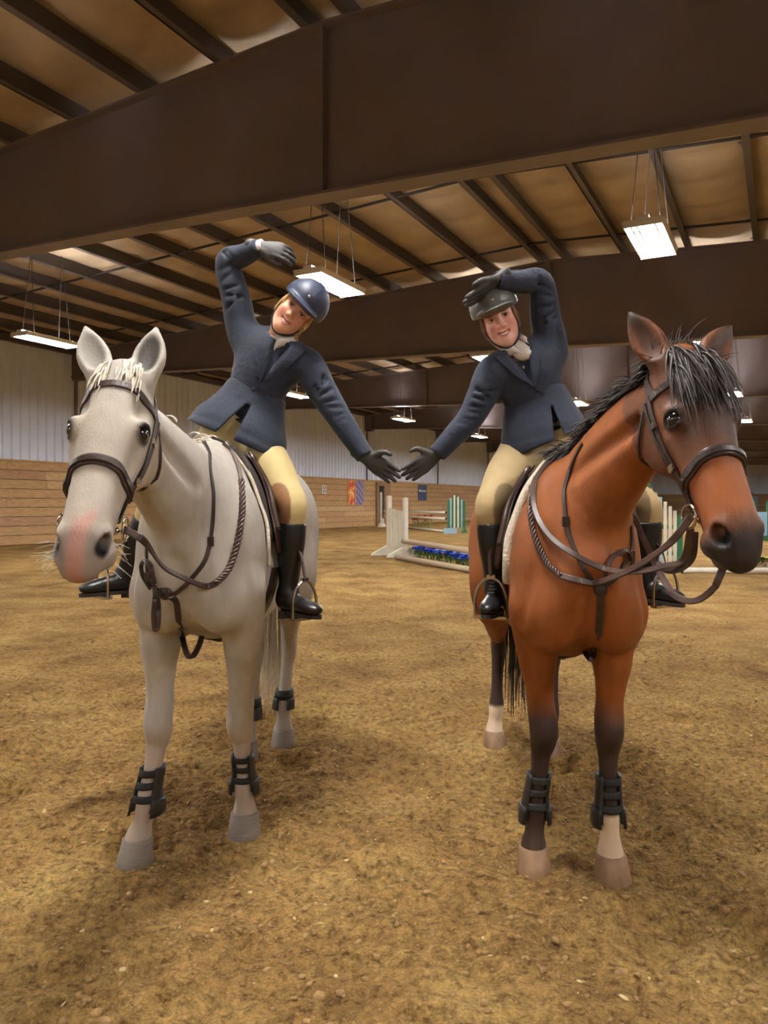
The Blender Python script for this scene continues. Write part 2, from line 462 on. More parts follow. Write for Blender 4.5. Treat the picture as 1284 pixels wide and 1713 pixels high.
# ------------------------------------------------------------------ smooth solid modelling on a voxel field
class Field:
    def __init__(s, h): s.h = h; s.ops = []
    def seg(s, a, b, ra, rb, side=None, k=0.03, op='add'):
        """tapered limb from a to b; ra, rb are radii or (side radius, other radius)"""
        s.ops.append(('seg', np.array(a, float), np.array(b, float), np.atleast_1d(np.array(ra, float)), np.atleast_1d(np.array(rb, float)),
                      None if side is None else np.array(side, float), k, op)); return s
    def chain(s, pts, radii, side=None, k=0.03, n=4, k0=None):
        P = np.array([list(p) for p in pts], float); R = np.array([[r, r] if not hasattr(r, '__len__') else list(r) for r in radii], float)
        sd = None
        if side is not None:
            side = np.array([list(x) for x in side], float) if hasattr(side[0], '__len__') else np.tile(np.array(list(side), float), (len(P), 1))
            Q = np.array(catmull(np.hstack([P, R, side]), n))
        else: Q = np.array(catmull(np.hstack([P, R]), n))
        Q[:, 3:5] = np.maximum(Q[:, 3:5], 0.004)
        s.ops.append(('chain', Q, k)); return s
    def ell(s, c, r, R=None, k=0.03, op='add'):
        s.ops.append(('ell', np.array(c, float), np.array(r, float), np.eye(3) if R is None else np.array(R, float), k, op)); return s
    def plane(s, c, n, k=0.01):
        """cuts away everything on the side the normal points to"""
        n = np.array(n, float); s.ops.append(('plane', np.array(c, float), n / np.linalg.norm(n), k)); return s
    def shell(s, th): s.ops.append(('shell', th)); return s
    def bounds(s):
        lo = np.full(3, 1e9); hi = -lo
        for o in s.ops:
            if o[0] == 'seg' and o[7] == 'add':
                r = max(o[3].max(), o[4].max()); lo = np.minimum(lo, np.minimum(o[1], o[2]) - r); hi = np.maximum(hi, np.maximum(o[1], o[2]) + r)
            elif o[0] == 'chain':
                r = o[1][:, 3:5].max(1)[:, None]; lo = np.minimum(lo, (o[1][:, :3] - r).min(0)); hi = np.maximum(hi, (o[1][:, :3] + r).max(0))
            elif o[0] == 'ell' and o[5] == 'add':
                r = o[2].max(); lo = np.minimum(lo, o[1] - r); hi = np.maximum(hi, o[1] + r)
        return lo - 4 * s.h, hi + 4 * s.h
    @staticmethod
    def _seg(X, Y, Z, a, b, ra, rb, side):
        ab = b - a; L2 = max(ab @ ab, 1e-12); ax = ab / math.sqrt(L2)
        t = np.clip(((X - a[0]) * ab[0] + (Y - a[1]) * ab[1] + (Z - a[2]) * ab[2]) / L2, 0, 1)
        dx = X - (a[0] + t * ab[0]); dy = Y - (a[1] + t * ab[1]); dz = Z - (a[2] + t * ab[2])
        if len(ra) == 1 or side is None:
            r = ra[0] + (rb[0] - ra[0]) * t
            return np.sqrt(dx * dx + dy * dy + dz * dz) - r
        sd = side - ax * (side @ ax); sd = sd / np.linalg.norm(sd); n = np.cross(ax, sd)
        es = dx * sd[0] + dy * sd[1] + dz * sd[2]; en = dx * n[0] + dy * n[1] + dz * n[2]; ea2 = np.maximum(dx * dx + dy * dy + dz * dz - es * es - en * en, 0)
        rs = ra[0] + (rb[0] - ra[0]) * t; rn = ra[1] + (rb[1] - ra[1]) * t; rm = np.minimum(rs, rn)
        k0 = np.sqrt((es / rs) ** 2 + (en / rn) ** 2 + ea2 / rm ** 2)
        k1 = np.sqrt((es / rs ** 2) ** 2 + (en / rn ** 2) ** 2 + ea2 / rm ** 4) + 1e-9
        return k0 * (k0 - 1) / k1
    def solve(s):
        h = s.h; lo, hi = s.bounds(); n = np.ceil((hi - lo) / h).astype(int) + 1
        G = np.full(n, 9.0, np.float32)
        ax = [(lo[i] + np.arange(n[i]) * h).astype(np.float32) for i in range(3)]
        def box(blo, bhi):
            i0 = np.clip(np.floor((blo - lo) / h).astype(int), 0, n); i1 = np.clip(np.ceil((bhi - lo) / h).astype(int) + 1, 0, n)
            return tuple(slice(a, b) for a, b in zip(i0, i1))
        def grids(sl): return ax[0][sl[0]][:, None, None], ax[1][sl[1]][None, :, None], ax[2][sl[2]][None, None, :]
        def combine(sl, d, k, op):
            g = G[sl]
            if g.size == 0: return
            d = d.astype(np.float32)
            if op == 'add':
                e = np.maximum(k - np.abs(g - d), 0) / k; G[sl] = np.minimum(g, d) - e * e * k * 0.25
            else:
                d = -d; e = np.maximum(k - np.abs(g - d), 0) / k; G[sl] = np.maximum(g, d) + e * e * k * 0.25
        for o in s.ops:
            if o[0] == 'seg':
                _, a, b, ra, rb, side, k, op = o; r = max(ra.max(), rb.max()) + 1.5 * k + 3 * h
                sl = box(np.minimum(a, b) - r, np.maximum(a, b) + r); combine(sl, s._seg(*grids(sl), a, b, ra, rb, side), k, op)
            elif o[0] == 'chain':
                Q, k = o[1], o[2]; m = Q[:, 3:5].max(1); pad = 1.5 * k + 3 * h
                blo = (Q[:, :3] - m[:, None]).min(0) - pad; bhi = (Q[:, :3] + m[:, None]).max(0) + pad
                sl = box(blo, bhi); sub = np.full([q.stop - q.start for q in sl], 9.0, np.float32)
                for i in range(len(Q) - 1):
                    a, b = Q[i], Q[i + 1]; r = max(m[i], m[i + 1]) + pad
                    s2 = box(np.minimum(a[:3], b[:3]) - r, np.maximum(a[:3], b[:3]) + r)
                    s2 = tuple(slice(max(q.start, p.start), min(q.stop, p.stop)) for q, p in zip(s2, sl))
                    s3 = tuple(slice(q.start - p.start, q.stop - p.start) for q, p in zip(s2, sl))
                    sd = a[5:8] if Q.shape[1] > 5 else None
                    ra, rb = (a[3:5], b[3:5]) if sd is not None else (a[3:4], b[3:4])
                    d = s._seg(*grids(s2), a[:3], b[:3], ra, rb, sd).astype(np.float32)
                    sub[s3] = np.minimum(sub[s3], d)
                combine(sl, sub, k, 'add')
            elif o[0] == 'ell':
                _, c, r, R, k, op = o; m = r.max() + 1.5 * k + 3 * h; sl = box(c - m, c + m); X, Y, Z = grids(sl)
                dx, dy, dz = X - c[0], Y - c[1], Z - c[2]
                p = [(dx * R[0, i] + dy * R[1, i] + dz * R[2, i]) for i in range(3)]      # columns of R are the axes
                k0 = np.sqrt(sum((p[i] / r[i]) ** 2 for i in range(3))); k1 = np.sqrt(sum((p[i] / r[i] ** 2) ** 2 for i in range(3))) + 1e-9
                combine(sl, k0 * (k0 - 1) / k1, k, op)
            elif o[0] == 'plane':
                _, c, nn, k = o; X, Y, Z = grids((slice(0, n[0]), slice(0, n[1]), slice(0, n[2])))
                d = ((X - c[0]) * nn[0] + (Y - c[1]) * nn[1] + (Z - c[2]) * nn[2]).astype(np.float32)
                G = np.maximum(G, d)
            elif o[0] == 'shell':
                G = np.abs(G + o[1]) - o[1]
        s.G = G; s.lo = lo
        return surface_nets(G, lo, h)
    def mesh(s, name, m, smooth_iter=1, color=None):
        co, q = s.solve()
        if smooth_iter: co = laplace(co, q, smooth_iter)
        me = np_mesh(name, co, q, m)
        if color is not None:
            c = color(co); at_ = me.color_attributes.new('Col', 'FLOAT_COLOR', 'POINT')
            c4 = np.ones((len(co), 4), np.float32); c4[:, :3] = c; at_.data.foreach_set('color', c4.ravel())
        return me, co, q

def surface_nets(G, lo, h):
    S = G < 0; n = S.shape
    cnt = np.zeros([x - 1 for x in n], np.uint8)
    for i in (0, 1):
        for j in (0, 1):
            for k in (0, 1): cnt += S[i:n[0] - 1 + i, j:n[1] - 1 + j, k:n[2] - 1 + k]
    act = (cnt > 0) & (cnt < 8); I = np.argwhere(act); idx = np.full(act.shape, -1, np.int32); idx[act] = np.arange(len(I))
    acc = np.zeros((len(I), 3)); w = np.zeros(len(I))
    cor = [(i, j, k) for i in (0, 1) for j in (0, 1) for k in (0, 1)]
    val = {c: G[I[:, 0] + c[0], I[:, 1] + c[1], I[:, 2] + c[2]] for c in cor}
    for c in cor:
        for a in range(3):
            if c[a] == 0:
                d = list(c); d[a] = 1; d = tuple(d); f0, f1 = val[c], val[d]; m = (f0 < 0) != (f1 < 0)
                t = np.where(m, f0 / np.where(m, f0 - f1, 1), 0); p = np.tile(np.array(c, float), (len(I), 1)); p[:, a] = t
                acc += p * m[:, None]; w += m
    co = lo + (I + acc / w[:, None]) * h
    quads = []
    for a in range(3):
        b, c = (a + 1) % 3, (a + 2) % 3
        s0 = [slice(None)] * 3; s1 = [slice(None)] * 3; s0[a] = slice(0, n[a] - 1); s1[a] = slice(1, n[a])
        E = np.argwhere(S[tuple(s0)] != S[tuple(s1)])
        E = E[(E[:, b] > 0) & (E[:, c] > 0) & (E[:, b] < n[b] - 1) & (E[:, c] < n[c] - 1)]
        ins = S[E[:, 0], E[:, 1], E[:, 2]]
        def cell(db, dc):
            e = E.copy(); e[:, b] -= db; e[:, c] -= dc; return idx[e[:, 0], e[:, 1], e[:, 2]]
        q = np.stack([cell(1, 1), cell(0, 1), cell(0, 0), cell(1, 0)], 1); q[~ins] = q[~ins][:, ::-1]
        quads.append(q)
    return co, np.concatenate(quads)

def laplace(co, q, it):
    e = np.concatenate([q[:, [0, 1]], q[:, [1, 2]], q[:, [2, 3]], q[:, [3, 0]]]); N = len(co)
    deg = np.bincount(e[:, 0], minlength=N) + np.bincount(e[:, 1], minlength=N)
    for _ in range(it):
        s = np.stack([np.bincount(e[:, 0], co[e[:, 1], i], N) + np.bincount(e[:, 1], co[e[:, 0], i], N) for i in range(3)], 1) / np.maximum(deg, 1)[:, None]
        co = co * 0.4 + s * 0.6
    return co

def bvh_of(co, q): return BVHTree.FromPolygons([tuple(c) for c in co], [tuple(int(i) for i in f) for f in q])
CAMP = Vector((0, 0, CAM_H))
def hit(bvh, px, py):
    """where the sight line of a photograph point meets a body: (point, normal)"""
    d = (at(px, py, 1.0) - CAMP).normalized(); r = bvh.ray_cast(CAMP, d)
    return (r[0], r[1]) if r[0] is not None else None
def snap(bvh, p):
    r = bvh.find_nearest(Vector(p)); return r[0], r[1]
def smooth01(x, a, b):
    t = np.clip((x - a) / (b - a), 0, 1); return t * t * (3 - 2 * t)
# ------------------------------------------------------------------ horses
def nrm(v): v = np.array(list(v), float); return v / np.linalg.norm(v)
class Frame:
    """a local frame: x along, y to the left side, z out of the front"""
    def __init__(s, o, x, y): s.o = np.array(list(o), float); s.x = nrm(x); y = np.array(list(y), float); s.y = nrm(y - s.x * (y @ s.x)); s.z = np.cross(s.x, s.y)
    def __call__(s, x, y, z): return s.o + s.x * x + s.y * y + s.z * z
    def R(s): return np.stack([s.x, s.y, s.z], 1)
    def inv(s, p): return (np.asarray(p) - s.o) @ s.R()

def build_horse(sp):
    """sp: pose and size of one horse; returns body geometry and the frames the tack hangs on"""
    F = Field(0.008); sc = sp['scale']
    fo = nrm(list(sp['fwd']) + [0]); up = np.array([0, 0, 1.0]); lf = np.cross(up, fo)     # forward, up, horse's left
    O = np.array([sp['origin'][0], sp['origin'][1], 0.0])
    def B(f, l, z): return O + fo * f * sc + lf * l * sc + up * z * sc
    S = lambda *r: [x * sc for x in r]
    # trunk
    F.chain([B(.20, 0, 1.16), B(.06, 0, 1.19), B(-.12, 0, 1.21), B(-.42, 0, 1.18), B(-.75, 0, 1.20), B(-1.0, 0, 1.27), B(-1.22, 0, 1.33), B(-1.40, 0, 1.32)],
            [S(.14, .19), S(.185, .29), S(.212, .365), S(.258, .375), S(.282, .375), S(.280, .355), S(.265, .30), S(.17, .20)], side=lf, k=.05, n=9)
    F.chain([B(.08, 0, 1.44), B(-.12, 0, 1.52), B(-.32, 0, 1.50), B(-.6, 0, 1.44)], [S(.10, .13), S(.085, .145), S(.09, .115), S(.10, .10)], side=lf, k=.14)   # withers
    for s in (-1, 1):
        F.ell(B(.02, s * .155, 1.17), S(.17, .085, .27), np.stack([fo, lf, up], 1), k=.10)             # shoulder blade
        F.ell(B(.165, s * .105, 1.05), S(.105, .088, .14), np.stack([fo, lf, up], 1), k=.05)             # breast muscle
        F.ell(B(.10, s * .165, 1.05), S(.10, .075, .11), np.stack([fo, lf, up], 1), k=.06)              # point of the shoulder
        F.ell(B(-1.18, s * .155, 1.22), S(.25, .15, .32), np.stack([fo, lf, up], 1), k=.10)             # haunch
        F.ell(B(-1.02, s * .21, 1.02), S(.15, .10, .20), np.stack([fo, lf, up], 1), k=.08)             # stifle
    # forelegs: elbow, knee, fetlock and coronet come from the pose
    leg_info = []
    for s, key in ((-1, 'RF'), (1, 'LF')):
        knee, fet, hoof, toe = sp[key]
        knee, fet, hoof = [np.array(list(p)) for p in (knee, fet, hoof)]; tdir = nrm(list(toe) + [0])
        cor = hoof + up * .088 * sc + (-tdir) * .022 * sc
        elb = B(.00, s * sp.get('elbow', .165), .93); side = np.cross(up, tdir)
        mid = elb * .55 + knee * .45
        F.chain([B(.05, s * .165, 1.06), elb, elb * .78 + knee * .22 + fo * .012, mid + fo * .008, elb * .2 + knee * .8],
                [S(.085, .115), S(.080, .112), S(.074, .094), S(.060, .069), S(.047, .050)], side=side, k=.05)
        F.chain([elb * .2 + knee * .8, knee + up * .03 + fo * .01, knee - up * .035 + fo * .006, knee * .72 + fet * .28, knee * .42 + fet * .58, fet + up * .045, fet, fet * .5 + cor * .5 + tdir * .004, cor],
                [S(.047, .050), S(.056, .056), S(.052, .050), S(.040, .040), S(.033, .040), S(.037, .044), S(.045, .050), S(.038, .040), S(.052, .055)], side=side, k=.03)
        F.ell(knee + fo * .035, S(.042, .040, .05), np.stack([fo, lf, up], 1), k=.03)                  # knee cap
        F.ell(knee - up * .012 - fo * .045, S(.026, .026, .035), np.stack([fo, lf, up], 1), k=.025)
        F.ell(fet - tdir * .035 - up * .012, S(.028, .028, .03), np.stack([fo, lf, up], 1), k=.03)     # ergot
        leg_info.append((key, knee, fet, cor, hoof, tdir))
    for s, key in ((-1, 'RH'), (1, 'LH')):
        hock, fet, hoof, toe = sp[key]; hock, fet, hoof = [np.array(list(p)) for p in (hock, fet, hoof)]; tdir = nrm(list(toe) + [0])
        cor = hoof + up * .088 * sc - tdir * .02 * sc; side = np.cross(up, tdir)
        stif = B(-.98, s * .20, .98)
        F.chain([B(-1.16, s * .16, 1.2), stif * .65 + B(-1.25, s * .18, 1.05) * .35, stif * .45 + hock * .55 - fo * .01, hock + up * .07 * sc],
                [S(.13, .2), S(.105, .165), S(.062, .095), S(.042, .062)], side=side, k=.06)
        F.chain([hock + up * .07 * sc, hock, hock - up * .07 * sc + fo * .015, hock * .6 + fet * .4, hock * .25 + fet * .75, fet, fet * .5 + cor * .5, cor],
                [S(.042, .062), S(.046, .060), S(.043, .050), S(.036, .043), S(.036, .042), S(.046, .052), S(.040, .042), S(.053, .056)], side=side, k=.03)
        F.ell(hock + up * .05 * sc - tdir * .06, S(.025, .022, .045), np.stack([fo, lf, up], 1), k=.03)  # point of the hock
        leg_info.append((key, hock, fet, cor, hoof, tdir))
    # head
    H = Frame(sp['poll'], np.array(list(sp['muzzle'])) - np.array(list(sp['poll'])), sp['head_left'])
    hs = sp['head_scale']
    h = lambda x, y, z: H(x * hs, y * hs, z * hs); T = lambda *r: [x * hs for x in r]
    F.chain([h(.00, 0, -.075), h(.07, 0, -.085), h(.15, 0, -.095), h(.22, 0, -.10), h(.30, 0, -.105), h(.38, 0, -.095), h(.46, 0, -.083), h(.53, 0, -.078), h(.585, 0, -.078), h(.625, 0, -.08)],
            [T(.072, .075), T(.094, .085), T(.102, .092), T(.099, .095), T(.086, .098), T(.074, .085), T(.068, .073), T(.066, .068), T(.068, .066), T(.056, .052)], side=H.y, k=.03)
    HR = H.R()
    F.chain([h(.03, 0, -.05), h(.12, 0, -.04), h(.22, 0, -.03), h(.34, 0, -.034), h(.46, 0, -.035), h(.55, 0, -.038)],
            [T(.050, .035), T(.074, .034), T(.074, .030), T(.056, .026), T(.048, .024), T(.044, .024)], side=H.y, k=.04)   # forehead and nasal bone
    for s in (-1, 1):
        F.ell(h(.20, s * .062, -.175), T(.115, .034, .092), HR, k=.045)            # jowl
        F.ell(h(.205, s * .087, -.045), T(.042, .026, .030), HR, k=.028)           # eye socket
        F.seg(h(.155, s * .078, -.035), h(.215, s * .103, -.030), T(.018)[0], T(.015)[0], k=.02)   # brow
        F.seg(h(.26, s * .089, -.082), h(.40, s * .068, -.085), T(.017)[0], T(.010)[0], k=.025)     # facial crest
        F.ell(h(.575, s * .047, -.052), T(.044, .026, .036), HR, k=.02)            # nostril wing
        F.ell(h(.585, s * .058, -.103), T(.037, .024, .032), HR, k=.02)              # upper lip side
    F.chain([h(.28, 0, -.165), h(.42, 0, -.150), h(.52, 0, -.135), h(.585, 0, -.138)], [T(.045, .05), T(.034, .035), T(.033, .028), T(.036, .026)], side=H.y, k=.025)  # lower jaw
    F.ell(h(.585, 0, -.150), T(.032, .036, .024), HR, k=.02)                       # chin
    for s in (-1, 1):                                                              # ears: spoon shaped, hollow towards the front
        e = sp['ear_R' if s < 0 else 'ear_L']; ed = nrm(H.x * e[0] + H.y * e[1] + H.z * e[2]); base = h(.012, s * .062, -.062); Lh = .215 * hs
        es = nrm(np.cross(ed, np.array(e[3]) if len(e) > 3 else H.z)); en = np.cross(es, ed)
        if en @ (np.array(e[3]) if len(e) > 3 else H.z) < 0: en = -en
        F.chain([base, base + ed * Lh * .18, base + ed * Lh * .42, base + ed * Lh * .68, base + ed * Lh * .9, base + ed * Lh],
                [T(.038, .038), T(.042, .038), T(.052, .036), T(.041, .026), T(.018, .012), T(.007, .006)], side=es, k=.018)
        F.ell(base + ed * Lh * .52 + en * .030 * hs, T(.040, .025, .086), np.stack([es, en, ed], 1), k=.010, op='sub')
        sp.setdefault('ear_geo', {})[s] = (base, ed, en, es, Lh)
    # neck
    nb = B(.02, 0, 1.34); nt = h(.085, 0, -.165); nm = np.array(list(sp['neck_mid']))
    sd = [lf, nrm(lf * .7 + H.y * .3), nrm(lf * .35 + H.y * .65), H.y]
    F.chain([nb, nb * .45 + nm * .55, nm * .6 + nt * .4, nt], [S(.175, .27), S(.135, .215), S(.105, .160), T(.088, .115)], side=[nrm(x) for x in sd], k=.07)
    F.seg(B(.335, 0, 1.18), B(.29, 0, .90), .022, .035, k=.07, op='sub')                # groove between the breast muscles
    for s in (-1, 1):
        F.seg(B(.215, s * .22, 1.22), B(.17, s * .245, 1.02), .012, .012, k=.05, op='sub')   # in front of the shoulder
        F.seg(B(-.10, s * .275, 1.30), B(-.13, s * .26, .98), .012, .016, k=.05, op='sub')   # behind the shoulder
        a = nt + H.y * s * .085 * hs - up * .03; F.seg(a * .9 + nm * .1, nm + lf * s * .135 - up * .05, .010, .014, k=.05, op='sub')
    # eyes, nostrils and mouth carved last
    for s in (-1, 1):
        F.ell(h(.216, s * .103, -.038), T(.031, .020, .022), HR, k=.008, op='sub')
        F.ell(h(.588, s * .064, -.046), T(.033, .022, .023), Frame((0, 0, 0), HR[:, 0] + HR[:, 2] * .5, HR[:, 1]).R(), k=.012, op='sub')
        F.seg(h(.595, s * .055, -.123), h(.50, s * .06, -.118), T(.007)[0], T(.004)[0], k=.008, op='sub')
        F.ell(h(.575, s * .050, -.052), T(.030, .018, .020), HR, k=.012, op='sub')
        F.ell(h(.135, s * .088, -.030), T(.034, .020, .018), HR, k=.045, op='sub')              # hollow above the eye
        F.chain([h(.206, s * .086, -.014), h(.194, s * .102, -.030), h(.196, s * .108, -.050), h(.210, s * .106, -.070)], [T(.007)[0], T(.010)[0], T(.010)[0], T(.007)[0]], k=.008, n=3)   # upper lid
        F.chain([h(.222, s * .086, -.016), h(.240, s * .098, -.034), h(.238, s * .104, -.054), h(.222, s * .106, -.070)], [T(.005)[0], T(.007)[0], T(.007)[0], T(.005)[0]], k=.008, n=3)   # lower lid
    F.ell(h(.622, 0, -.138), T(.022, .038, .024), HR, k=.012)                                   # lower lip
    F.seg(h(.652, -.05, -.112), h(.652, .05, -.112), T(.010)[0], T(.010)[0], k=.010, op='sub')
    info = dict(B=B, h=h, H=H, hs=hs, sc=sc, fo=fo, lf=lf, legs=leg_info, nb=nb, nm=nm, nt=nt)
    return F, info

M_hoof_w = mat('hoof_pale_grey', srgb(132, 122, 112), 0.6, var=0.2, vscale=20, stretch=(1, 1, 12))
M_hoof_b = mat('hoof_horn_brown', srgb(142, 112, 84), 0.55, var=0.35, vscale=25, stretch=(1, 1, .3))
M_eye = mat('dark_eye', srgb(16, 12, 10), 0.06, coat=1.0)
def fur(name, rough=0.55, bumpy=0.3, sheen=0.3):
    return mat(name, (1, 1, 1, 1), rough, var=0.10, vscale=28, attr='Col', bump=bumpy, bscale=190, stretch=(1, 1, .4), sheen=sheen, spec=0.35, bdist=0.004)
M_white = fur('white_coat', .65, .4, .0); M_bay = fur('bay_coat', .58, .3, .0)

def hoof(parent, name, cor, hoofp, tdir, sc, m):
    up = np.array([0, 0, 1.0]); sd = np.cross(up, tdir); mb = MB(); vs = []
    rings = [(cor + up * .004, .055, .056, 0), (cor * .97 + hoofp * .03, .060, .062, 0), (hoofp * .5 + cor * .5 + tdir * .002, .065, .072, 0), (hoofp * 1.0, .071, .083, 0), (hoofp - up * .012, .068, .08, 0)]
    n = 20
    for c, rs, rf, _ in rings:
        for k in range(n):
            a = 2 * math.pi * k / n; f = math.cos(a); fr = rf * f if f > 0 else rf * .72 * f
            vs.append(c + sd * math.sin(a) * rs * sc + tdir * fr * sc)
    fs = [(i * n + k, i * n + (k + 1) % n, (i + 1) * n + (k + 1) % n, (i + 1) * n + k) for i in range(len(rings) - 1) for k in range(n)]
    fs = [f[::-1] for f in fs]; fs += [tuple(range(n)), tuple((len(rings) - 1) * n + k for k in range(n))[::-1]]
    mb.add(vs, fs); return mb.build(name, m, parent, smooth=True)

def hair_strands(name, m, parent, roots, length, flow, seed, width=0.006, spread=0.03, n=4, droop=0.5, segs=6):
    """locks of hair: thin tapered tubes. roots: list of (point, direction)"""
    g = np.random.default_rng(seed); mb = MB()
    for p, d in roots:
        for _ in range(n):
            q = np.array(p, float) + g.normal(0, spread * .5, 3); L = length * g.uniform(.65, 1.1); dd = nrm(np.array(d) + g.normal(0, .22, 3)); pts = [q.copy()]
            for k in range(segs):
                dd = nrm(dd + np.array(flow) * droop / segs * 2 + g.normal(0, .06, 3)); q = q + dd * L / segs; pts.append(q.copy())
            r = [width * (1 - .85 * (k / segs) ** 1.5) for k in range(segs + 1)]
            mb.tube(pts, r, 5, flat=.55, caps=False)
    return mb.build(name, m, parent, smooth=True)
# ---- the white horse and the bay: poses taken from the photograph
def gp(px, py):                                 # a point on the ground
    D = F_PX * CAM_H / (py - HOR); p = at(px, py, D); return np.array([p.x, p.y, 0.0])
def A3(px, py, D): return np.array(list(at(px, py, D)))
W = dict(scale=1.0, origin=(-.725, 3.08), fwd=(-.04, -1.0),
         RF=(A3(266, 1212, 3.04), A3(247, 1345, 3.02), gp(226, 1443), (-.28, -1)),
         LF=(A3(402, 1206, 3.22), A3(408, 1312, 3.27), gp(408, 1396), (.0, -1)),
         RH=(A3(428, 1080, 4.36), A3(419, 1195, 4.30), gp(412, 1268), (0, -1)),
         LH=(A3(484, 1072, 4.50), A3(474, 1178, 4.47), gp(473, 1246), (.0, -1)),
         poll=A3(199, 612, 2.40), muzzle=A3(127, 900, 2.06), head_left=(.975, .13, 0.0), head_scale=1.05,
         ear_R=(-1, -.40, .12), ear_L=(-1, .06, .15), neck_mid=A3(275, 790, 2.72))
K = dict(scale=.955, origin=(.715, 2.90), fwd=(-.03, -1.0),
         RF=(A3(908, 1222, 2.93), A3(895, 1358, 2.95), gp(893, 1456), (-.05, -1)),
         LF=(A3(1017, 1222, 2.88), A3(1017, 1362, 2.87), gp(1024, 1470), (.08, -1)),
         RH=(A3(833, 1078, 4.52), A3(830, 1182, 4.46), gp(827, 1248), (0, -1)),
         LH=(A3(925, 1078, 4.42), A3(922, 1190, 4.37), gp(920, 1262), (0, -1)),
         poll=A3(1158, 588, 2.26), muzzle=A3(1256, 885, 1.99), head_left=(.97, .17, -.02), head_scale=.99, elbow=.15,
         ear_R=(-1, -.35, .05, (-.45, -.85, .1)), ear_L=(-1, .85, .1, (.1, -1, .1)), neck_mid=A3(1015, 770, 2.68))
for d in (W, K):
    for k in ('RF', 'LF', 'RH', 'LH'): HOOVES.append((d[k][2][0], d[k][2][1]))
make_floor()

def white_coat(info):
    def f(co):
        c = np.tile(np.array(srgb(174, 168, 157)[:3]), (len(co), 1))
        n = vnoise3(co[:, 0] * 9, co[:, 1] * 9, co[:, 2] * 9, 3) + .6 * vnoise3(co[:, 0] * 24, co[:, 1] * 24, co[:, 2] * 24, 5)
        c = c * (1 + .12 * n)[:, None]
        L = info['H'].inv(co) / info['hs']; x, y, z = L.T
        def mix(w, col):
            nonlocal c; c = c * (1 - w[:, None]) + np.array(srgb(*col)[:3]) * w[:, None]
        head = smooth01(x, -.05, .1) * (np.abs(y) < .2) * (z > -.3) * (z < .1) * (x < .75)
        mix(.30 * smooth01(x, .0, .2) * head, (190, 172, 148))
        m2 = head * smooth01(x + .04 * n, .525, .575)
        mix(.68 * m2, (126, 113, 108))
        pink = head * smooth01(x + .05 * n, .49, .55) * smooth01(.036 + .03 * n - np.abs(y + .004), 0, .02) * smooth01(z, -.125, -.09)
        mix(.70 * pink, (190, 134, 118))
        for s in (-1, 1):
            e = np.sqrt(((x - .214) / .036) ** 2 + ((y - s * .103) / .03) ** 2 + ((z + .042) / .034) ** 2); mix(1.0 * head * (1 - smooth01(e, .8, 1.3)), (34, 29, 26))
            e = np.sqrt(((x - .586) / .040) ** 2 + ((y - s * .054) / .040) ** 2 + ((z + .047) / .030) ** 2); mix(1.0 * (1 - smooth01(e, .75, 1.1)), (20, 17, 16))
            b, ed, en, es, Lh = W['ear_geo'][s]; q = co - b; t = q @ ed / Lh; w = (q @ en); e2 = ((t - .48) / .40) ** 2 + ((q @ es) / .040) ** 2
            mix((.95 if s > 0 else .5) * (1 - smooth01(e2, .45, 1.1)) * (w > -.04) * (t > .1) * (t < .9), (46, 38, 31))
        mix(.45 * smooth01(-co[:, 2], -.62, -.38) * (co[:, 1] < 3.9), (190, 168, 152))          # pinkish, stained lower legs
        return c
    return f
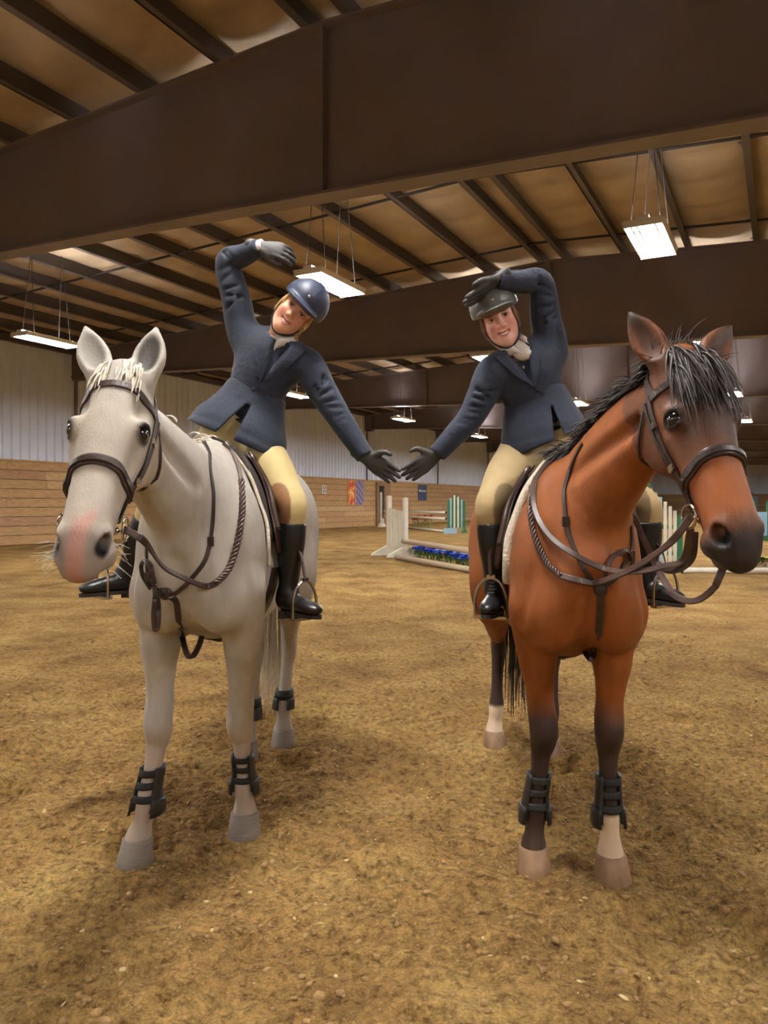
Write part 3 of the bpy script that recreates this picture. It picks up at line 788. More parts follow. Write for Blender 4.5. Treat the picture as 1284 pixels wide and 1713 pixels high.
def bay_coat(info):
    def f(co):
        n = vnoise3(co[:, 0] * 8, co[:, 1] * 8, co[:, 2] * 8, 3) + .6 * vnoise3(co[:, 0] * 22, co[:, 1] * 22, co[:, 2] * 22, 5)
        c = np.tile(np.array(srgb(134, 74, 29)[:3]), (len(co), 1)) * (1 + .22 * n)[:, None]
        L = info['H'].inv(co) / info['hs']; x, y, z = L.T
        def mix(w, col):
            nonlocal c; c = c * (1 - w[:, None]) + np.array(srgb(*col)[:3]) * w[:, None]
        head = (x > -.02) * (np.abs(y) < .2) * (z > -.27) * (z < .1) * (x < .75) * 1.0
        mix(.8 * head, (88, 54, 34))
        mix(.80 * head * smooth01(x + .05 * n, .04, .12) * (1 - smooth01(x + .05 * n, .26, .36)) * smooth01(z + .03 * n, -.055, -.02), (58, 38, 26))
        mix(.7 * head * smooth01(x, .33, .40) * (1 - smooth01(x, .5, .56)) * smooth01(z, -.14, -.08), (166, 92, 42))
        mix(.97 * head * smooth01(x + .04 * n - z * .25 - .02, .545, .60), (42, 34, 31))
        mix(.5 * head * smooth01(x + .03 * n, .56, .62) * (1 - smooth01(z + .03 * n, -.125, -.095)), (112, 100, 94))
        for s in (-1, 1):
            e = np.sqrt(((x - .214) / .036) ** 2 + ((y - s * .103) / .03) ** 2 + ((z + .042) / .034) ** 2); mix(1.0 * head * (1 - smooth01(e, .8, 1.3)), (24, 17, 14))
            e = np.sqrt(((x - .588) / .038) ** 2 + ((y - s * .056) / .034) ** 2 + ((z + .046) / .028) ** 2); mix(1.0 * (1 - smooth01(e, .75, 1.1)), (12, 10, 9))
            b, ed, en, es, Lh = K['ear_geo'][s]; q = co - b; t = q @ ed / Lh; w = q @ en; on = (t > .0) * (t < 1.1) * (np.abs(q @ es) < .06) * (np.abs(w) < .08)
            mix(.6 * on, (76, 46, 30)); mix(.9 * on * smooth01(t, .55, .95), (30, 21, 17))
            e2 = ((t - .45) / .36) ** 2 + ((q @ es) / .026) ** 2; mix(.6 * (1 - smooth01(e2, .5, 1.1)) * (w > -.04) * on, (44, 28, 20))
        # black points, white socks
        low = (co[:, 2] < .78)
        mix(low * .95 * smooth01(-(co[:, 2] + .03 * n), -.70, -.56), (44, 34, 30))
        lfx, lfy = K['LF'][1][0], K['LF'][1][1]; rhx, rhy = K['RH'][1][0], K['RH'][1][1]
        for (sx, sy, top) in ((lfx, lfy, .245), (rhx, rhy, .235)):
            near = (np.hypot(co[:, 0] - sx, co[:, 1] - sy) < .15) * 1.0; mix(near * .96 * smooth01(-(co[:, 2] + .02 * n), -top - .015, -top + .01), (226, 206, 178))
        rf = (np.hypot(co[:, 0] - K['RF'][1][0], co[:, 1] - K['RF'][1][1]) < .15); mix(rf * .5 * smooth01(-co[:, 2], -.24, -.12), (92, 78, 70))
        return c
    return f

def finish_horse(sp, name, label, coat, coatmat, hoofmat):
    F, info = build_horse(sp)
    root = thing(name, label, 'horse', (sp['origin'][0], sp['origin'][1], 0))
    inv = Matrix.Translation((-sp['origin'][0], -sp['origin'][1], 0))
    me, co, q = F.mesh('body', coatmat, 2, coat(info))
    body = new_obj('body', me, root); body.matrix_parent_inverse = inv
    for key, _, _, cor, hp, td in info['legs']:
        h = hoof(root, 'hoof', cor, hp, td, sp['scale'], hoofmat); h.matrix_parent_inverse = inv
    for s in (-1, 1):
        e = MB(); e.sphere(info['h'](.216, s * .086, -.046), .029 * info['hs'], 18, 12); o = e.build('eye', M_eye, root, smooth=True); o.matrix_parent_inverse = inv
    info['bvh'] = bvh_of(co, q); info['root'] = root; info['inv'] = inv; info['sp'] = sp
    return info
HW = finish_horse(W, 'horse', 'white horse with a pink-grey muzzle, facing us on the left', white_coat, M_white, M_hoof_w)
HK = finish_horse(K, 'horse', 'bay horse with black mane and one white front sock on the right', bay_coat, M_bay, M_hoof_b)
# ------------------------------------------------------------------ riders
M_skin = mat('skin', (1, 1, 1, 1), .5, attr='Col', sub=.15, spec=.4)
M_navy = mat('navy_wool', srgb(34, 41, 57), .85, var=.14, vscale=10, bump=.45, bscale=22, sheen=.08, bdist=.012)
M_navy_d = mat('navy_seam', srgb(32, 40, 60), .8)
M_beige = mat('beige_breeches', (1, 1, 1, 1), .75, attr='Col', var=.05, vscale=20, bump=.1, bscale=300, bdist=.002)
M_boot = mat('black_boot_leather', srgb(26, 26, 26), .38, var=.25, vscale=9, bump=.15, bscale=40)
M_sole = mat('boot_sole', srgb(46, 40, 36), .7)
M_glove = mat('dark_glove', srgb(58, 56, 54), .6, var=.2, vscale=30, bump=.3, bscale=120, bdist=.003)
M_shirt = mat('white_shirt', srgb(222, 212, 202), .7, bump=.1, bscale=200)
M_belt = mat('black_belt', srgb(22, 22, 24), .4)
M_helm_n = mat('navy_helmet', srgb(52, 60, 82), .5, var=.08, vscale=20)
M_helm_g = mat('dark_grey_helmet', srgb(88, 88, 86), .38, var=.08, vscale=20)
M_trim = mat('helmet_trim', srgb(190, 186, 170), .3, metal=.6)
M_blonde = mat('blonde_hair', srgb(196, 160, 104), .5, var=.3, vscale=40)
M_brownhair = mat('light_brown_hair', srgb(126, 92, 62), .5, var=.3, vscale=40)
M_teeth = mat('teeth', srgb(235, 226, 212), .3)
M_white_eye = mat('eye_white', srgb(222, 214, 206), .2, coat=.5)
M_iris = mat('iris', srgb(34, 26, 22), .1, coat=1)
M_button = mat('dark_button', srgb(24, 26, 34), .3)
M_steelm = mat('stirrup_steel', srgb(196, 190, 180), .22, metal=1.0)

def hand_field(wr, d, s, curl=.25, thumb_out=.6, size=1.0, open_=1.0):
    """a gloved hand: wr wrist, d towards the fingertips, s towards the thumb side"""
    d = nrm(d); s = np.array(s, float); s = nrm(s - d * (s @ d)); pn = np.cross(d, s); z = size
    F = Field(.0032)
    F.chain([wr - d * .05 * z, wr, wr + d * .035 * z, wr + d * .075 * z, wr + d * .092 * z], [(.027 * z, .024 * z), (.027 * z, .020 * z), (.036 * z, .018 * z), (.041 * z, .015 * z), (.036 * z, .011 * z)], side=s, k=.01)
    for i, (o, L, r) in enumerate(((.030, .068, .0098), (.010, .078, .0102), (-.011, .072, .0098), (-.030, .056, .0088))):
        b = wr + (d * (.088 - abs(o) * .18) + s * o) * z; dd = nrm(d + s * o * 3.0 * open_); pts = [b - dd * .02 * z, b]; a = 0; p = b
        for k, l in enumerate((.42, .32, .26)):
            a += curl * (0.7 + .25 * i * .3); dk = dd * math.cos(a) + pn * math.sin(a); p = p + dk * L * l * z; pts.append(p)
        F.chain(pts, [r * 1.1 * z, r * 1.08 * z, r * z, r * .95 * z, r * .8 * z], k=.005, n=3)
    b = wr + (d * .022 + s * .028) * z; td = nrm(d * .62 + s * thumb_out + pn * .22)
    F.chain([b - td * .012, b + td * .022 * z, b + td * .05 * z, b + td * .06 * z + d * .022 * z], [.0155 * z, .0145 * z, .0115 * z, .009 * z], k=.012, n=3)
    return F

def rider_head(sp, HF, nb_world):
    """head and neck; HF(u, l, f): up, left, forward from the point between the eyes"""
    F = Field(.0036); Rm = sp['hR']
    e = lambda c, r, k=.02, op='add': F.ell(HF(*c), r, Rm, k=k, op=op)
    e((.040, 0, -.098), (.112, .076, .096)); e((-.030, 0, -.062), (.090, .064, .062), .03); e((-.066, 0, -.045), (.046, .042, .044), .03)
    for s in (-1, 1):
        F.chain([HF(-.015, s * .056, -.095), HF(-.066, s * .044, -.080), HF(-.092, s * .021, -.042), HF(-.103, 0, -.022)], [.022, .020, .018, .019], k=.03)
        e((-.038, s * .038, -.018), (.026, .024, .021), .03); e((.020, s * .030, -.012), (.010, .028, .014), .02)
        e((-.020, s * .074, -.092), (.030, .009, .018), .01)
    e((-.100, 0, -.018), (.015, .016, .014), .025); e((.050, 0, -.030), (.045, .055, .030), .03)
    F.chain([HF(.008, 0, -.004), HF(-.018, 0, .007), HF(-.036, 0, .016)], [.008, .0085, .0105], k=.014)
    for s in (-1, 1):
        e((-.041, s * .011, .007), (.008, .008, .010), .008)
        e((-.002, s * .032, .006), (.0085, .0155, .0125), .008, 'sub')
        F.chain([HF(.0005, s * .017, -.002), HF(.0062, s * .026, .0035), HF(.0062, s * .037, .003), HF(.000, s * .047, -.004)], [.0028, .0036, .0036, .0028], k=.006, n=3)
        F.chain([HF(-.004, s * .018, -.003), HF(-.0085, s * .027, .0015), HF(-.0085, s * .037, .001), HF(-.004, s * .046, -.005)], [.0025, .0032, .0032, .0025], k=.006, n=3)
    # smiling mouth: lips around a shallow opening
    up_l = [HF(-.070 + .010 * abs(t) ** 1.5, t * .029, .006 - .020 * t * t) for t in (-1, -.5, 0, .5, 1)]
    lo_l = [HF(-.083 + .021 * abs(t) ** 1.6, t * .027, .003 - .018 * t * t) for t in (-1, -.5, 0, .5, 1)]
    F.chain(up_l, [.003, .0055, .006, .0055, .003], k=.008, n=3); F.chain(lo_l, [.003, .006, .0072, .006, .003], k=.008, n=3)
    for a, b in ((-.8, -.3), (-.3, .3), (.3, .8)):
        q = lambda t: HF(-.0765 + .013 * abs(t) ** 1.6, t * .026, .010 - .020 * t * t)
        F.seg(q(a), q(b), .0052, .0052, k=.003, op='sub')
    F.chain([HF(-.055, 0, -.085), (np.array(HF(-.10, 0, -.09)) + nb_world) / 2, nb_world, nb_world + (nb_world - np.array(HF(-.10, 0, -.09))) * .8], [.054, .050, .050, .050], k=.03)
    def color(co):
        L = (co - np.array(HF(0, 0, 0))) @ Rm; u, l, f = L.T
        c = np.tile(np.array(srgb(*sp['skin'])[:3]), (len(co), 1))
        def mix(w, col):
            nonlocal c; c = c * (1 - w[:, None]) + np.array(srgb(*col)[:3]) * w[:, None]
        for s in (-1, 1):
            mix(.40 * np.exp(-((u + .040) / .026) ** 2 - ((l - s * .042) / .026) ** 2) * (f > -.06), (206, 104, 92))
            mix(.75 * (1 - smooth01(((u - .018 - .003) / .0055) ** 2 + ((l - s * .034) / .021) ** 2, .6, 1.3)) * (f > -.05), sp['brow'])
            mix(.40 * (1 - smooth01(((u) / .016) ** 2 + ((l - s * .032) / .022) ** 2, .5, 1.2)) * (f > -.04), (150, 98, 82))
        for s in (-1, 1): mix(.8 * (1 - smooth01(((u - .0055) / .0032) ** 2 + ((l - s * .032) / .017) ** 2, .6, 1.3)) * (f > -.03), (66, 42, 34))
        mix(.25 * np.exp(-((u + .043) / .014) ** 2 - (l / .014) ** 2) * (f > 0), (206, 110, 96))
        yy = u - .013 * (np.abs(l) / .028) ** 1.6
        mix(.8 * (1 - smooth01(((yy + .0775) / .0125) ** 2 + (l / .031) ** 2, .7, 1.15)) * (f > -.03), (176, 84, 80))
        return c
    return F, color

def build_rider(sp, name_label):
    J = {k: np.array(list(v)) for k, v in sp['J'].items()}
    base = J['pelvis']
    root = thing('person', name_label, 'person', (base[0], base[1], base[2] - .11)); inv = Matrix.Translation((-base[0], -base[1], -(base[2] - .11)))
    def put(name, me, parent=root):
        o = new_obj(name, me, parent)
        if parent is root: o.matrix_parent_inverse = inv
        return o
    lat_s = nrm(J['shL'] - J['shR']); lat_h = nrm(sp['hip_lat'])
    upd = nrm(J['neck'] - J['pelvis'])
    # --- breeches
    F = Field(.0075)
    F.ell(J['pelvis'], (.165, .125, .125), np.stack([lat_h, np.cross(upd, lat_h), upd], 1), k=.05)
    F.chain([J['pelvis'], J['pelvis'] * .4 + J['waist'] * .6], [(.155, .115), (.135, .105)], side=lat_h, k=.04)
    for s in 'LR':
        hip = J['pelvis'] + lat_h * (.095 if s == 'L' else -.095) - np.array([0, 0, .03])
        kn, an = J['kn' + s], J['an' + s]
        F.chain([hip, hip * .6 + kn * .4 + np.array([0, 0, .012]), hip * .25 + kn * .75, kn, kn * .72 + an * .28], [.100, .096, .082, .066, .056], k=.05)
    patch = sp['patch']
    def bcol(co):
        c = np.tile(np.array(srgb(*sp['beige'])[:3]), (len(co), 1))
        for s in 'LR':
            kn = J['kn' + s]; inn = -lat_h if s == 'L' else lat_h; q = co - (kn + inn * .060 + np.array([0, 0, -.01]))
            w = 1 - smooth01(np.sqrt((q @ lat_h / .070) ** 2 + (q[:, 1] / .14) ** 2 + (q[:, 2] / .12) ** 2), .92, 1.0)
            c = c * (1 - w[:, None]) + np.array(srgb(*patch)[:3]) * w[:, None]
        return c
    me, co, q = F.mesh('breeches', M_beige, 2, bcol); br = put('breeches', me)
    # --- shirt under the jacket, belt
    F = Field(.007); F.chain([J['pelvis'] * .45 + J['waist'] * .55, J['waist'], J['chest']], [(.130, .104), (.112, .096), (.11, .09)], side=lat_h, k=.03)
    me, sco, sq = F.mesh('shirt', M_shirt, 1); put('shirt', me)
    cb = J['pelvis'] * .52 + J['waist'] * .48; ring = []; fwd_h = np.cross(lat_h, upd); 
    for k in range(28):
        a = 2 * math.pi * k / 28; ring.append(cb + lat_h * math.cos(a) * .147 + fwd_h * math.sin(a) * .119)
    b = MB(); b.tube(ring, .020, 8, close=True, flat=.28, up=[list(nrm(p - cb)) for p in ring]); belt = b.build('belt', M_belt, root, smooth=True); belt.matrix_parent_inverse = inv
    # --- jacket
    F = Field(.007); ch, wa, nk = J['chest'], J['waist'], J['neck']
    F.chain([wa * .75 + J['pelvis'] * .25, wa, wa * .45 + ch * .55, ch, ch * .45 + nk * .55, nk - upd * .01], [(.140, .116), (.124, .108), (.142, .116), (.158, .118), (.138, .098), (.080, .070)], side=lat_s, k=.04, n=6)
    fr = np.cross(lat_s, upd)
    for s in 'LR':
        sh, el, wr = J['sh' + s], J['el' + s], J['wr' + s]
        F.chain([ch * .4 + nk * .6, sh * .9 + nk * .1], [.075, .066], k=.05)
        F.chain([ch * .75 + sh * .25, sh, sh * .5 + el * .5, el, el * .5 + wr * .5, wr], [.088, .076, .068, .058, .051, sp['cuff_r']], k=.035, n=6)
        ax = nrm(wr - el); F.seg(wr + ax * .072, wr + ax * .12, sp['cuff_r'] + .02, sp['cuff_r'] + .02, k=.004, op='sub')
        # creases of the sleeve
        g = np.random.default_rng(5 if s == 'L' else 9)
        for t in (.42, .5, .62, .78, .9, 1.08, 1.2):
            c0 = sh + (el - sh) * t if t <= 1 else el + (wr - el) * (t - 1); dirv = nrm(el - sh) if t <= 1 else nrm(wr - el)
            n1 = nrm(np.cross(dirv, [0, -1, .2])); off = np.array([0, -.056, 0]); dg = n1 + dirv * g.uniform(-.7, .7)
            F.seg(c0 + off - dg * .04, c0 + off + dg * .04, .006, .003, k=.014, op='sub')
    nd_ = nrm(np.array(sp['eyes']) - nk); frn = fr if fr[1] < 0 else -fr
    F.seg(nk + nd_ * .05, nk - upd * .012, .062, .060, k=.015, op='sub')
    for a, b_, ra, rb in sp['vneck']: F.seg(a, b_, ra, rb, k=.006, op='sub')
    for s in 'LR': F.seg(J['sh' + s] * .86 + nk * .14, J['sh' + s] * 1.02 - nk * .02 + upd * .012, .05, .056, k=.025)
    for a, b_ in sp['folds']: F.seg(a, b_, .007, .004, k=.02, op='sub')
    for a, b_, r in sp.get('bulges', []): F.seg(a, b_, r, r * .7, k=.05)
    me, jco, jq = F.mesh('jacket', M_navy, 1); jk = put('jacket', me); jb = bvh_of(jco, jq)
    # skirt of the jacket: a hanging shell, open in front
    F = Field(.006); kp = sp['skirt']
    F.chain([p for p, r in kp['ch']], [r for p, r in kp['ch']], side=kp['side'], k=.02, n=6)
    F.shell(.008)
    axd = nrm(kp['ch'][-1][0] - kp['ch'][0][0])
    F.plane(kp['ch'][-1][0], kp['hem_n']); F.plane(kp['ch'][0][0], -axd)
    for a, b_, ra, rb in kp['cut']: F.seg(a, b_, ra, rb, side=kp['cut_side'], k=.01, op='sub')
    for a, b_ in kp.get('folds', []): F.seg(a, b_, .006, .008, k=.02, op='sub')
    me, kco, kq = F.mesh('skirt', M_navy, 1); put('skirt', me, jk); kb = bvh_of(kco, kq)
    def strap(bvh, pix, w, th, m, name, parent, n=6, off=.001):
        P = []; 
        for p in pix:
            h_ = hit(bvh, *p)
            if h_: P.append(np.array(list(h_[0])))
        if len(P) < 2: return None
        C = catmull(P, n); pts, nn = [], []
        for c in C:
            a, b2 = snap(bvh, c); pts.append(np.array(list(a)) + np.array(list(b2)) * off); nn.append(b2)
        ww = w if not hasattr(w, '__len__') else list(np.interp(np.linspace(0, 1, len(pts)), np.linspace(0, 1, len(w)), w))
        return MB().ribbon(pts, nn, ww, th).build(name, m, parent, smooth=False)
    for nm, bv, pix, w, th, m in sp['strips']: strap(jb if bv == 'j' else kb, pix, w, th, m, nm, jk)
    for (a, b_, c_, d_) in sp['lapels']:                              # lapels: thick flat panels lying on the chest
        n_ = 9; G = []; ok = True
        for i in range(n_):
            for k in range(n_):
                u, v = i / (n_ - 1), k / (n_ - 1); l0 = np.array(a) * (1 - u) + np.array(d_) * u; l1 = np.array(b_) * (1 - u) + np.array(c_) * u
                h_ = hit(jb, *(l0 * (1 - v) + l1 * v)); ok = ok and h_ is not None; G.append(h_)
        if not ok:
            good = [g_ for g_ in G if g_]
            if not good: continue
            G = [g_ if g_ else min(good, key=lambda q_: (q_[0] - good[0][0]).length) for g_ in G]
        vs = [g_[0] + g_[1] * .002 for g_ in G] + [g_[0] + g_[1] * .011 for g_ in G]; m_ = n_ * n_; fs = []
        for i in range(n_ - 1):
            for k in range(n_ - 1):
                q0 = i * n_ + k; fs += [(m_ + q0, m_ + q0 + n_, m_ + q0 + n_ + 1, m_ + q0 + 1)]
        for i in range(n_ - 1):
            for e0, st_ in ((i * n_, n_), (i * n_ + n_ - 1, n_), (i, 1), ((n_ - 1) * n_ + i, 1)): fs.append((e0, e0 + st_, m_ + e0 + st_, m_ + e0))
        MB().add(vs, fs).build('lapel', M_navy, jk, smooth=False)
    for p in sp['buttons']:
        h_ = hit(jb, *p) or hit(kb, *p)
        if h_: MB().sphere(h_[0], (.009, .009, .009), 10, 6).build('button', M_button, jk, smooth=True)
    # --- boots
    for s in 'LR':
        kn, an, td = J['kn' + s], J['an' + s], nrm(J['toe' + s]); up = np.array([0, 0, 1.0]); ld = nrm(an - kn); sd = np.cross(up, td)
        F = Field(.006)
        top = kn * .86 + an * .14 + ld * .015
        F.chain([top - ld * .02, top * .72 + an * .28, top * .4 + an * .6, an * .92 + kn * .08, an], [(.062, .066), (.060, .067), (.050, .054), (.041, .044), (.042, .046)], side=sd, k=.02)
        heel = an - up * .055 - td * .025; toe = heel + td * .215
        F.chain([an - up * .01, heel + up * .012, heel * .5 + toe * .5 + up * .006, toe - td * .03 - up * .002, toe - up * .004], [(.042, .046), (.036, .042), (.038, .036), (.040, .028), (.028, .019)], side=sd, k=.03)
        F.plane(heel - up * .026, -up)
        F.plane(top, -ld)
        me, bco, bq = F.mesh('tall_boot', M_boot, 1); bo = put('tall_boot', me)
        so = MB(); vs = []; nn = 20
        for zz in (-.040, -.024):
            for k in range(nn):
                a = 2 * math.pi * k / nn; f = math.cos(a); vs.append((heel + toe) / 2 + td * f * .128 + sd * math.sin(a) * (.036 + .008 * f) + up * zz)
        fs = [(k, (k + 1) % nn, nn + (k + 1) % nn, nn + k) for k in range(nn)] + [tuple(range(nn))[::-1], tuple(range(nn, 2 * nn))]
        so.add(vs, fs); so.box(heel - up * .045 + td * .01, (.06, .06, .03)); so.build('sole', M_sole, bo)
        J['heel' + s] = heel; J['tip' + s] = toe
        # spur rest and laces
        if s in sp.get('laces', ''):
            for k in range(6):
                c = an + td * (.043 + .012 * k) + up * (.03 - .013 * k); lb = MB(); lb.tube([c - sd * .016, c + td * .006, c + sd * .016], .0035, 5); lb.build('lace', M_sole, bo)
    # --- head, face
    up_h, fw = nrm(sp['head_up']), np.array(sp['head_fwd'], float); fw = nrm(fw - up_h * (fw @ up_h)); lh = np.cross(up_h, -fw) * 1.0
    lh = np.cross(fw, up_h) * -1 if (np.cross(fw, up_h) @ lat_s) < 0 else np.cross(fw, up_h)
    E = np.array(list(sp['eyes'])); HF = lambda u, l, f: E + up_h * u + lh * l + fw * f
    sp['hR'] = np.stack([up_h, lh, fw], 1)
    F, colr = rider_head(sp, HF, J['neck'])
    me, hco, hq = F.mesh('body', M_skin, 1, colr); bd = put('body', me); hb = bvh_of(hco, hq)
    for s in (-1, 1):
        MB().sphere(HF(-.001, s * .032, -.0105), .0125, 14, 10).build('eye', M_white_eye, bd, smooth=True)
        MB().sphere(HF(.0002, s * .032 + sp['gaze'], -.0022), (.0066, .0066, .0066), 12, 8).build('iris', M_iris, bd, smooth=True)
    tq = lambda t, du: HF(-.0765 + du + .013 * abs(t) ** 1.6, t * .026, .0025 - .020 * t * t)
    tb = MB(); tb.ribbon([tq(t, 0) for t in np.linspace(-.82, .82, 11)], [fw] * 11, .011, .003); tb.build('teeth', M_teeth, bd)
    # --- helmet
    F = Field(.0045); Rm = sp['hR']
    F.ell(HF(.064, 0, -.086), (.112, .108, .140), Rm, k=.02)
    F.plane(HF(.024, 0, .0), nrm(-up_h * 1.0 - fw * .26))
    F.ell(HF(.030, 0, -.090), (.108, .090, .118), Rm, k=.006, op='sub')
    F.ell(HF(.034, 0, .026), (.011, .086, .066), Frame((0, 0, 0), up_h + fw * sp['brim'], lh).R() @ np.diag([1, 1, -1]), k=.012)
    F.ell(HF(.020, 0, -.085), (.024, .088, .112), Rm, k=.004, op='sub')
    me, ho, hq2 = F.mesh('helmet', sp['helmet'], 1); hm = put('helmet', me); hmb = bvh_of(ho, hq2)
    # centre stripe, badge and rim
    st = []
    for a in np.linspace(.15, 2.6, 16): st.append(HF(.064 + .14 * math.sin(a), 0, -.086 + .17 * math.cos(a)))
    pts, nn = [], []
    for p in st:
        a, b2 = snap(hmb, p); pts.append(a); nn.append(b2)
    MB().ribbon(pts, nn, .034, .002).build('centre_stripe', sp['stripe'], hm)
    p0, n0 = snap(hmb, HF(.075, 0, .09)); MB().sphere(p0, .0075, 12, 8).build('badge', M_trim, hm, smooth=True)
    # harness: two side straps meeting under the chin
    for s in (-1, 1):
        P = [HF(.030, s * .078, -.06), HF(-.02, s * .077, -.060), HF(-.075, s * .058, -.052), HF(-.115, s * .028, -.032), HF(-.128, 0, -.026)]
        pts, nn = [], []
        for c in catmull(P, 5):
            a, b2 = snap(hb, c); a = np.array(list(a)); b2 = np.array(list(b2)); pts.append(a + b2 * .001); nn.append(b2)
        MB().ribbon(pts, nn, .013, .004).build('chin_strap', M_belt, hm)
    # --- shirt collar
    nk0 = J['neck']; nd = nrm(np.array(HF(-.10, 0, -.09)) - nk0); c0 = nk0 + nd * .012
    l2 = nrm(lat_s - nd * (lat_s @ nd)); f2 = np.cross(l2, nd)
    cl = MB(); vs = []; n_ = 25
    for k in range(n_):
        a = math.radians(110) + math.radians(320) * k / (n_ - 1); o = l2 * math.cos(a) + f2 * math.sin(a) if (f2 @ fw) > 0 else l2 * math.cos(a) - f2 * math.sin(a)
        tip = 1.0 if k in (0, n_ - 1) else .0
        vs += [c0 + o * .072 - nd * (.012 + .03 * tip), c0 + o * .066 + nd * .036, c0 + o * .079 - nd * (.004 + .035 * tip) + o * .012 * tip]
    fs = [(3 * k, 3 * k + 3, 3 * k + 4, 3 * k + 1) for k in range(n_ - 1)] + [(3 * k + 1, 3 * k + 4, 3 * k + 5, 3 * k + 2) for k in range(n_ - 1)]
    o = cl.add(vs, fs).build('shirt_collar', M_shirt, root, smooth=True); o.matrix_parent_inverse = inv
    md = o.modifiers.new('thick', 'SOLIDIFY'); md.thickness = .004
    # shirt front in the neck opening
    F = Field(.005); fv = f2 if (f2 @ fw) > 0 else -f2
    F.chain([nk0 + fv * .034 + nd * .012, nk0 + fv * .058 - nd * .035, ch * .4 + nk0 * .6 + fv * .080], [(.046, .030), (.046, .030), (.022, .022)], side=l2, k=.01)
    me, _, _ = F.mesh('shirt_front', M_shirt, 1); put('shirt_front', me)
    # --- gloves and cuffs
    for s in 'LR':
        wr = J['wr' + s]; ax = nrm(wr - J['el' + s]); d, sd, curl, th, op = sp['hand' + s]
        w2 = wr + ax * .022
        F = hand_field(w2, d, sd, curl, th, sp.get('hand_size', 1.0), op); me, _, _ = F.mesh('glove', M_glove, 1); put('glove', me)
        cu = MB(); cu.tube([wr - ax * .03, wr + ax * sp['cuff_out' + s]], [.033, .033], 14); o = cu.build('shirt_cuff', M_shirt, root, smooth=True); o.matrix_parent_inverse = inv
    # --- hair
    F = Field(.005); F.ell(HF(.005, 0, -.110), (.085, .081, .092), Rm, k=.01); F.plane(HF(0, 0, -.050), nrm(fw + up_h * .25)); F.plane(HF(.06, 0, 0), up_h)
    for s in (-1, 1): F.chain([HF(.03, s * .070, -.040), HF(-.01, s * .075, -.055), HF(-.05, s * .073, -.085)], [.010, .011, .010], k=.015)
    me, _, _ = F.mesh('hair', sp['hairmat'], 1); put('hair', me)
    for pts, dirv, L, n in sp['hair']:
        o = hair_strands('hair', sp['hairmat'], root, [(HF(*p), up_h * dirv[0] + lh * dirv[1] + fw * dirv[2]) for p in pts], L, (0, 0, -1), 3, width=.0035, spread=.012, n=n, droop=.45); o.matrix_parent_inverse = inv
    # --- navy lapels
    return dict(J=J, root=root, inv=inv, jb=jb, HF=HF)

RA = dict(
    J=dict(pelvis=A3(398, 738, 3.60), waist=A3(422, 668, 3.58), chest=A3(446, 612, 3.56), neck=A3(466, 572, 3.53),
           shR=A3(408, 560, 3.60), elR=A3(381, 440, 3.58), wrR=A3(430, 416, 3.50), shL=A3(512, 612, 3.50), elL=A3(563, 692, 3.46), wrL=A3(607, 759, 3.43),
           knL=A3(489, 848, 3.34), anL=A3(482, 990, 3.36), toeL=(.72, -.69, -.02), knR=A3(256, 850, 3.36), anR=A3(212, 956, 3.42), toeR=(-.75, -.66, -.02)),
    vneck=[(A3(468, 580, 3.425), A3(440, 634, 3.425), .046, .014)], hip_lat=(1, .04, 0), beige=(196, 176, 122), patch=(132, 92, 56), cuff_r=.043, skin=(226, 172, 142), brow=(120, 84, 56), gaze=.0,
    eyes=A3(496, 518, 3.42), head_up=(.70, .06, .70), head_fwd=(.10, -1, -.16), helmet=M_helm_n, stripe=M_helm_n, brim=.25,
    folds=[(A3(395, 650, 3.44), A3(425, 640, 3.42)), (A3(400, 672, 3.44), A3(432, 655, 3.42)), (A3(440, 640, 3.42), A3(468, 668, 3.42)), (A3(420, 610, 3.43), A3(405, 645, 3.45)), (A3(415, 585, 3.45), A3(425, 622, 3.43)), (A3(500, 605, 3.39), A3(488, 650, 3.42))],
    skirt=dict(ch=[(A3(430, 652, 3.58), (.135, .118)), (A3(414, 694, 3.58), (.178, .140)), (A3(394, 738, 3.56), (.245, .180))], side=(math.cos(.42), 0, -math.sin(.42)),
               hem_n=(-math.sin(.42), 0, -math.cos(.42)), cut=[(A3(412, 674, 3.40), A3(352, 758, 3.34), (.012, .12), (.058, .14))], cut_side=(.8, 0, -.35),
               folds=[(A3(345, 665, 3.42), A3(322, 712, 3.38)), (A3(372, 662, 3.40), A3(345, 725, 3.36)), (A3(440, 700, 3.40), A3(445, 765, 3.36))]),
    strips=[
            ('front_seam', 'j', [(434, 636), (428, 648), (420, 662)], .010, .004, M_navy_d), ('pocket_flap', 'k', [(340, 643), (352, 650), (364, 655)], .045, .006, M_navy),
            ('waist_seam', 'j', [(392, 628), (410, 640), (430, 652), (452, 668), (472, 682)], .004, .002, M_navy_d)],
    lapels=[((486, 582), (510, 590), (468, 626), (438, 638)), ((452, 586), (434, 598), (428, 626), (437, 638)), ((484, 574), (506, 576), (512, 590), (487, 583))],
    buttons=[(433, 632), (424, 652), (415, 663)], laces='',
    handL=((.84, -.02, -.54), (.42, -.30, .85), .10, .75, .6), handR=((.86, -.10, -.22), (-.30, -.25, -.85), .40, .30, .5), cuff_outL=-.01, cuff_outR=.034,
    hand_size=1.06, hairmat=M_blonde, hair=[([(-.07, .06, -.09), (-.08, .05, -.10), (-.075, .055, -.08), (-.06, .065, -.09)], (-.9, .6, .1), .11, 7), ([(-.01, -.072, -.055), (-.03, -.07, -.06), (.01, -.07, -.045)], (-1, -.05, 0), .06, 5), ([(-.01, .070, -.05), (-.03, .068, -.06)], (-1, .05, 0), .05, 5)])
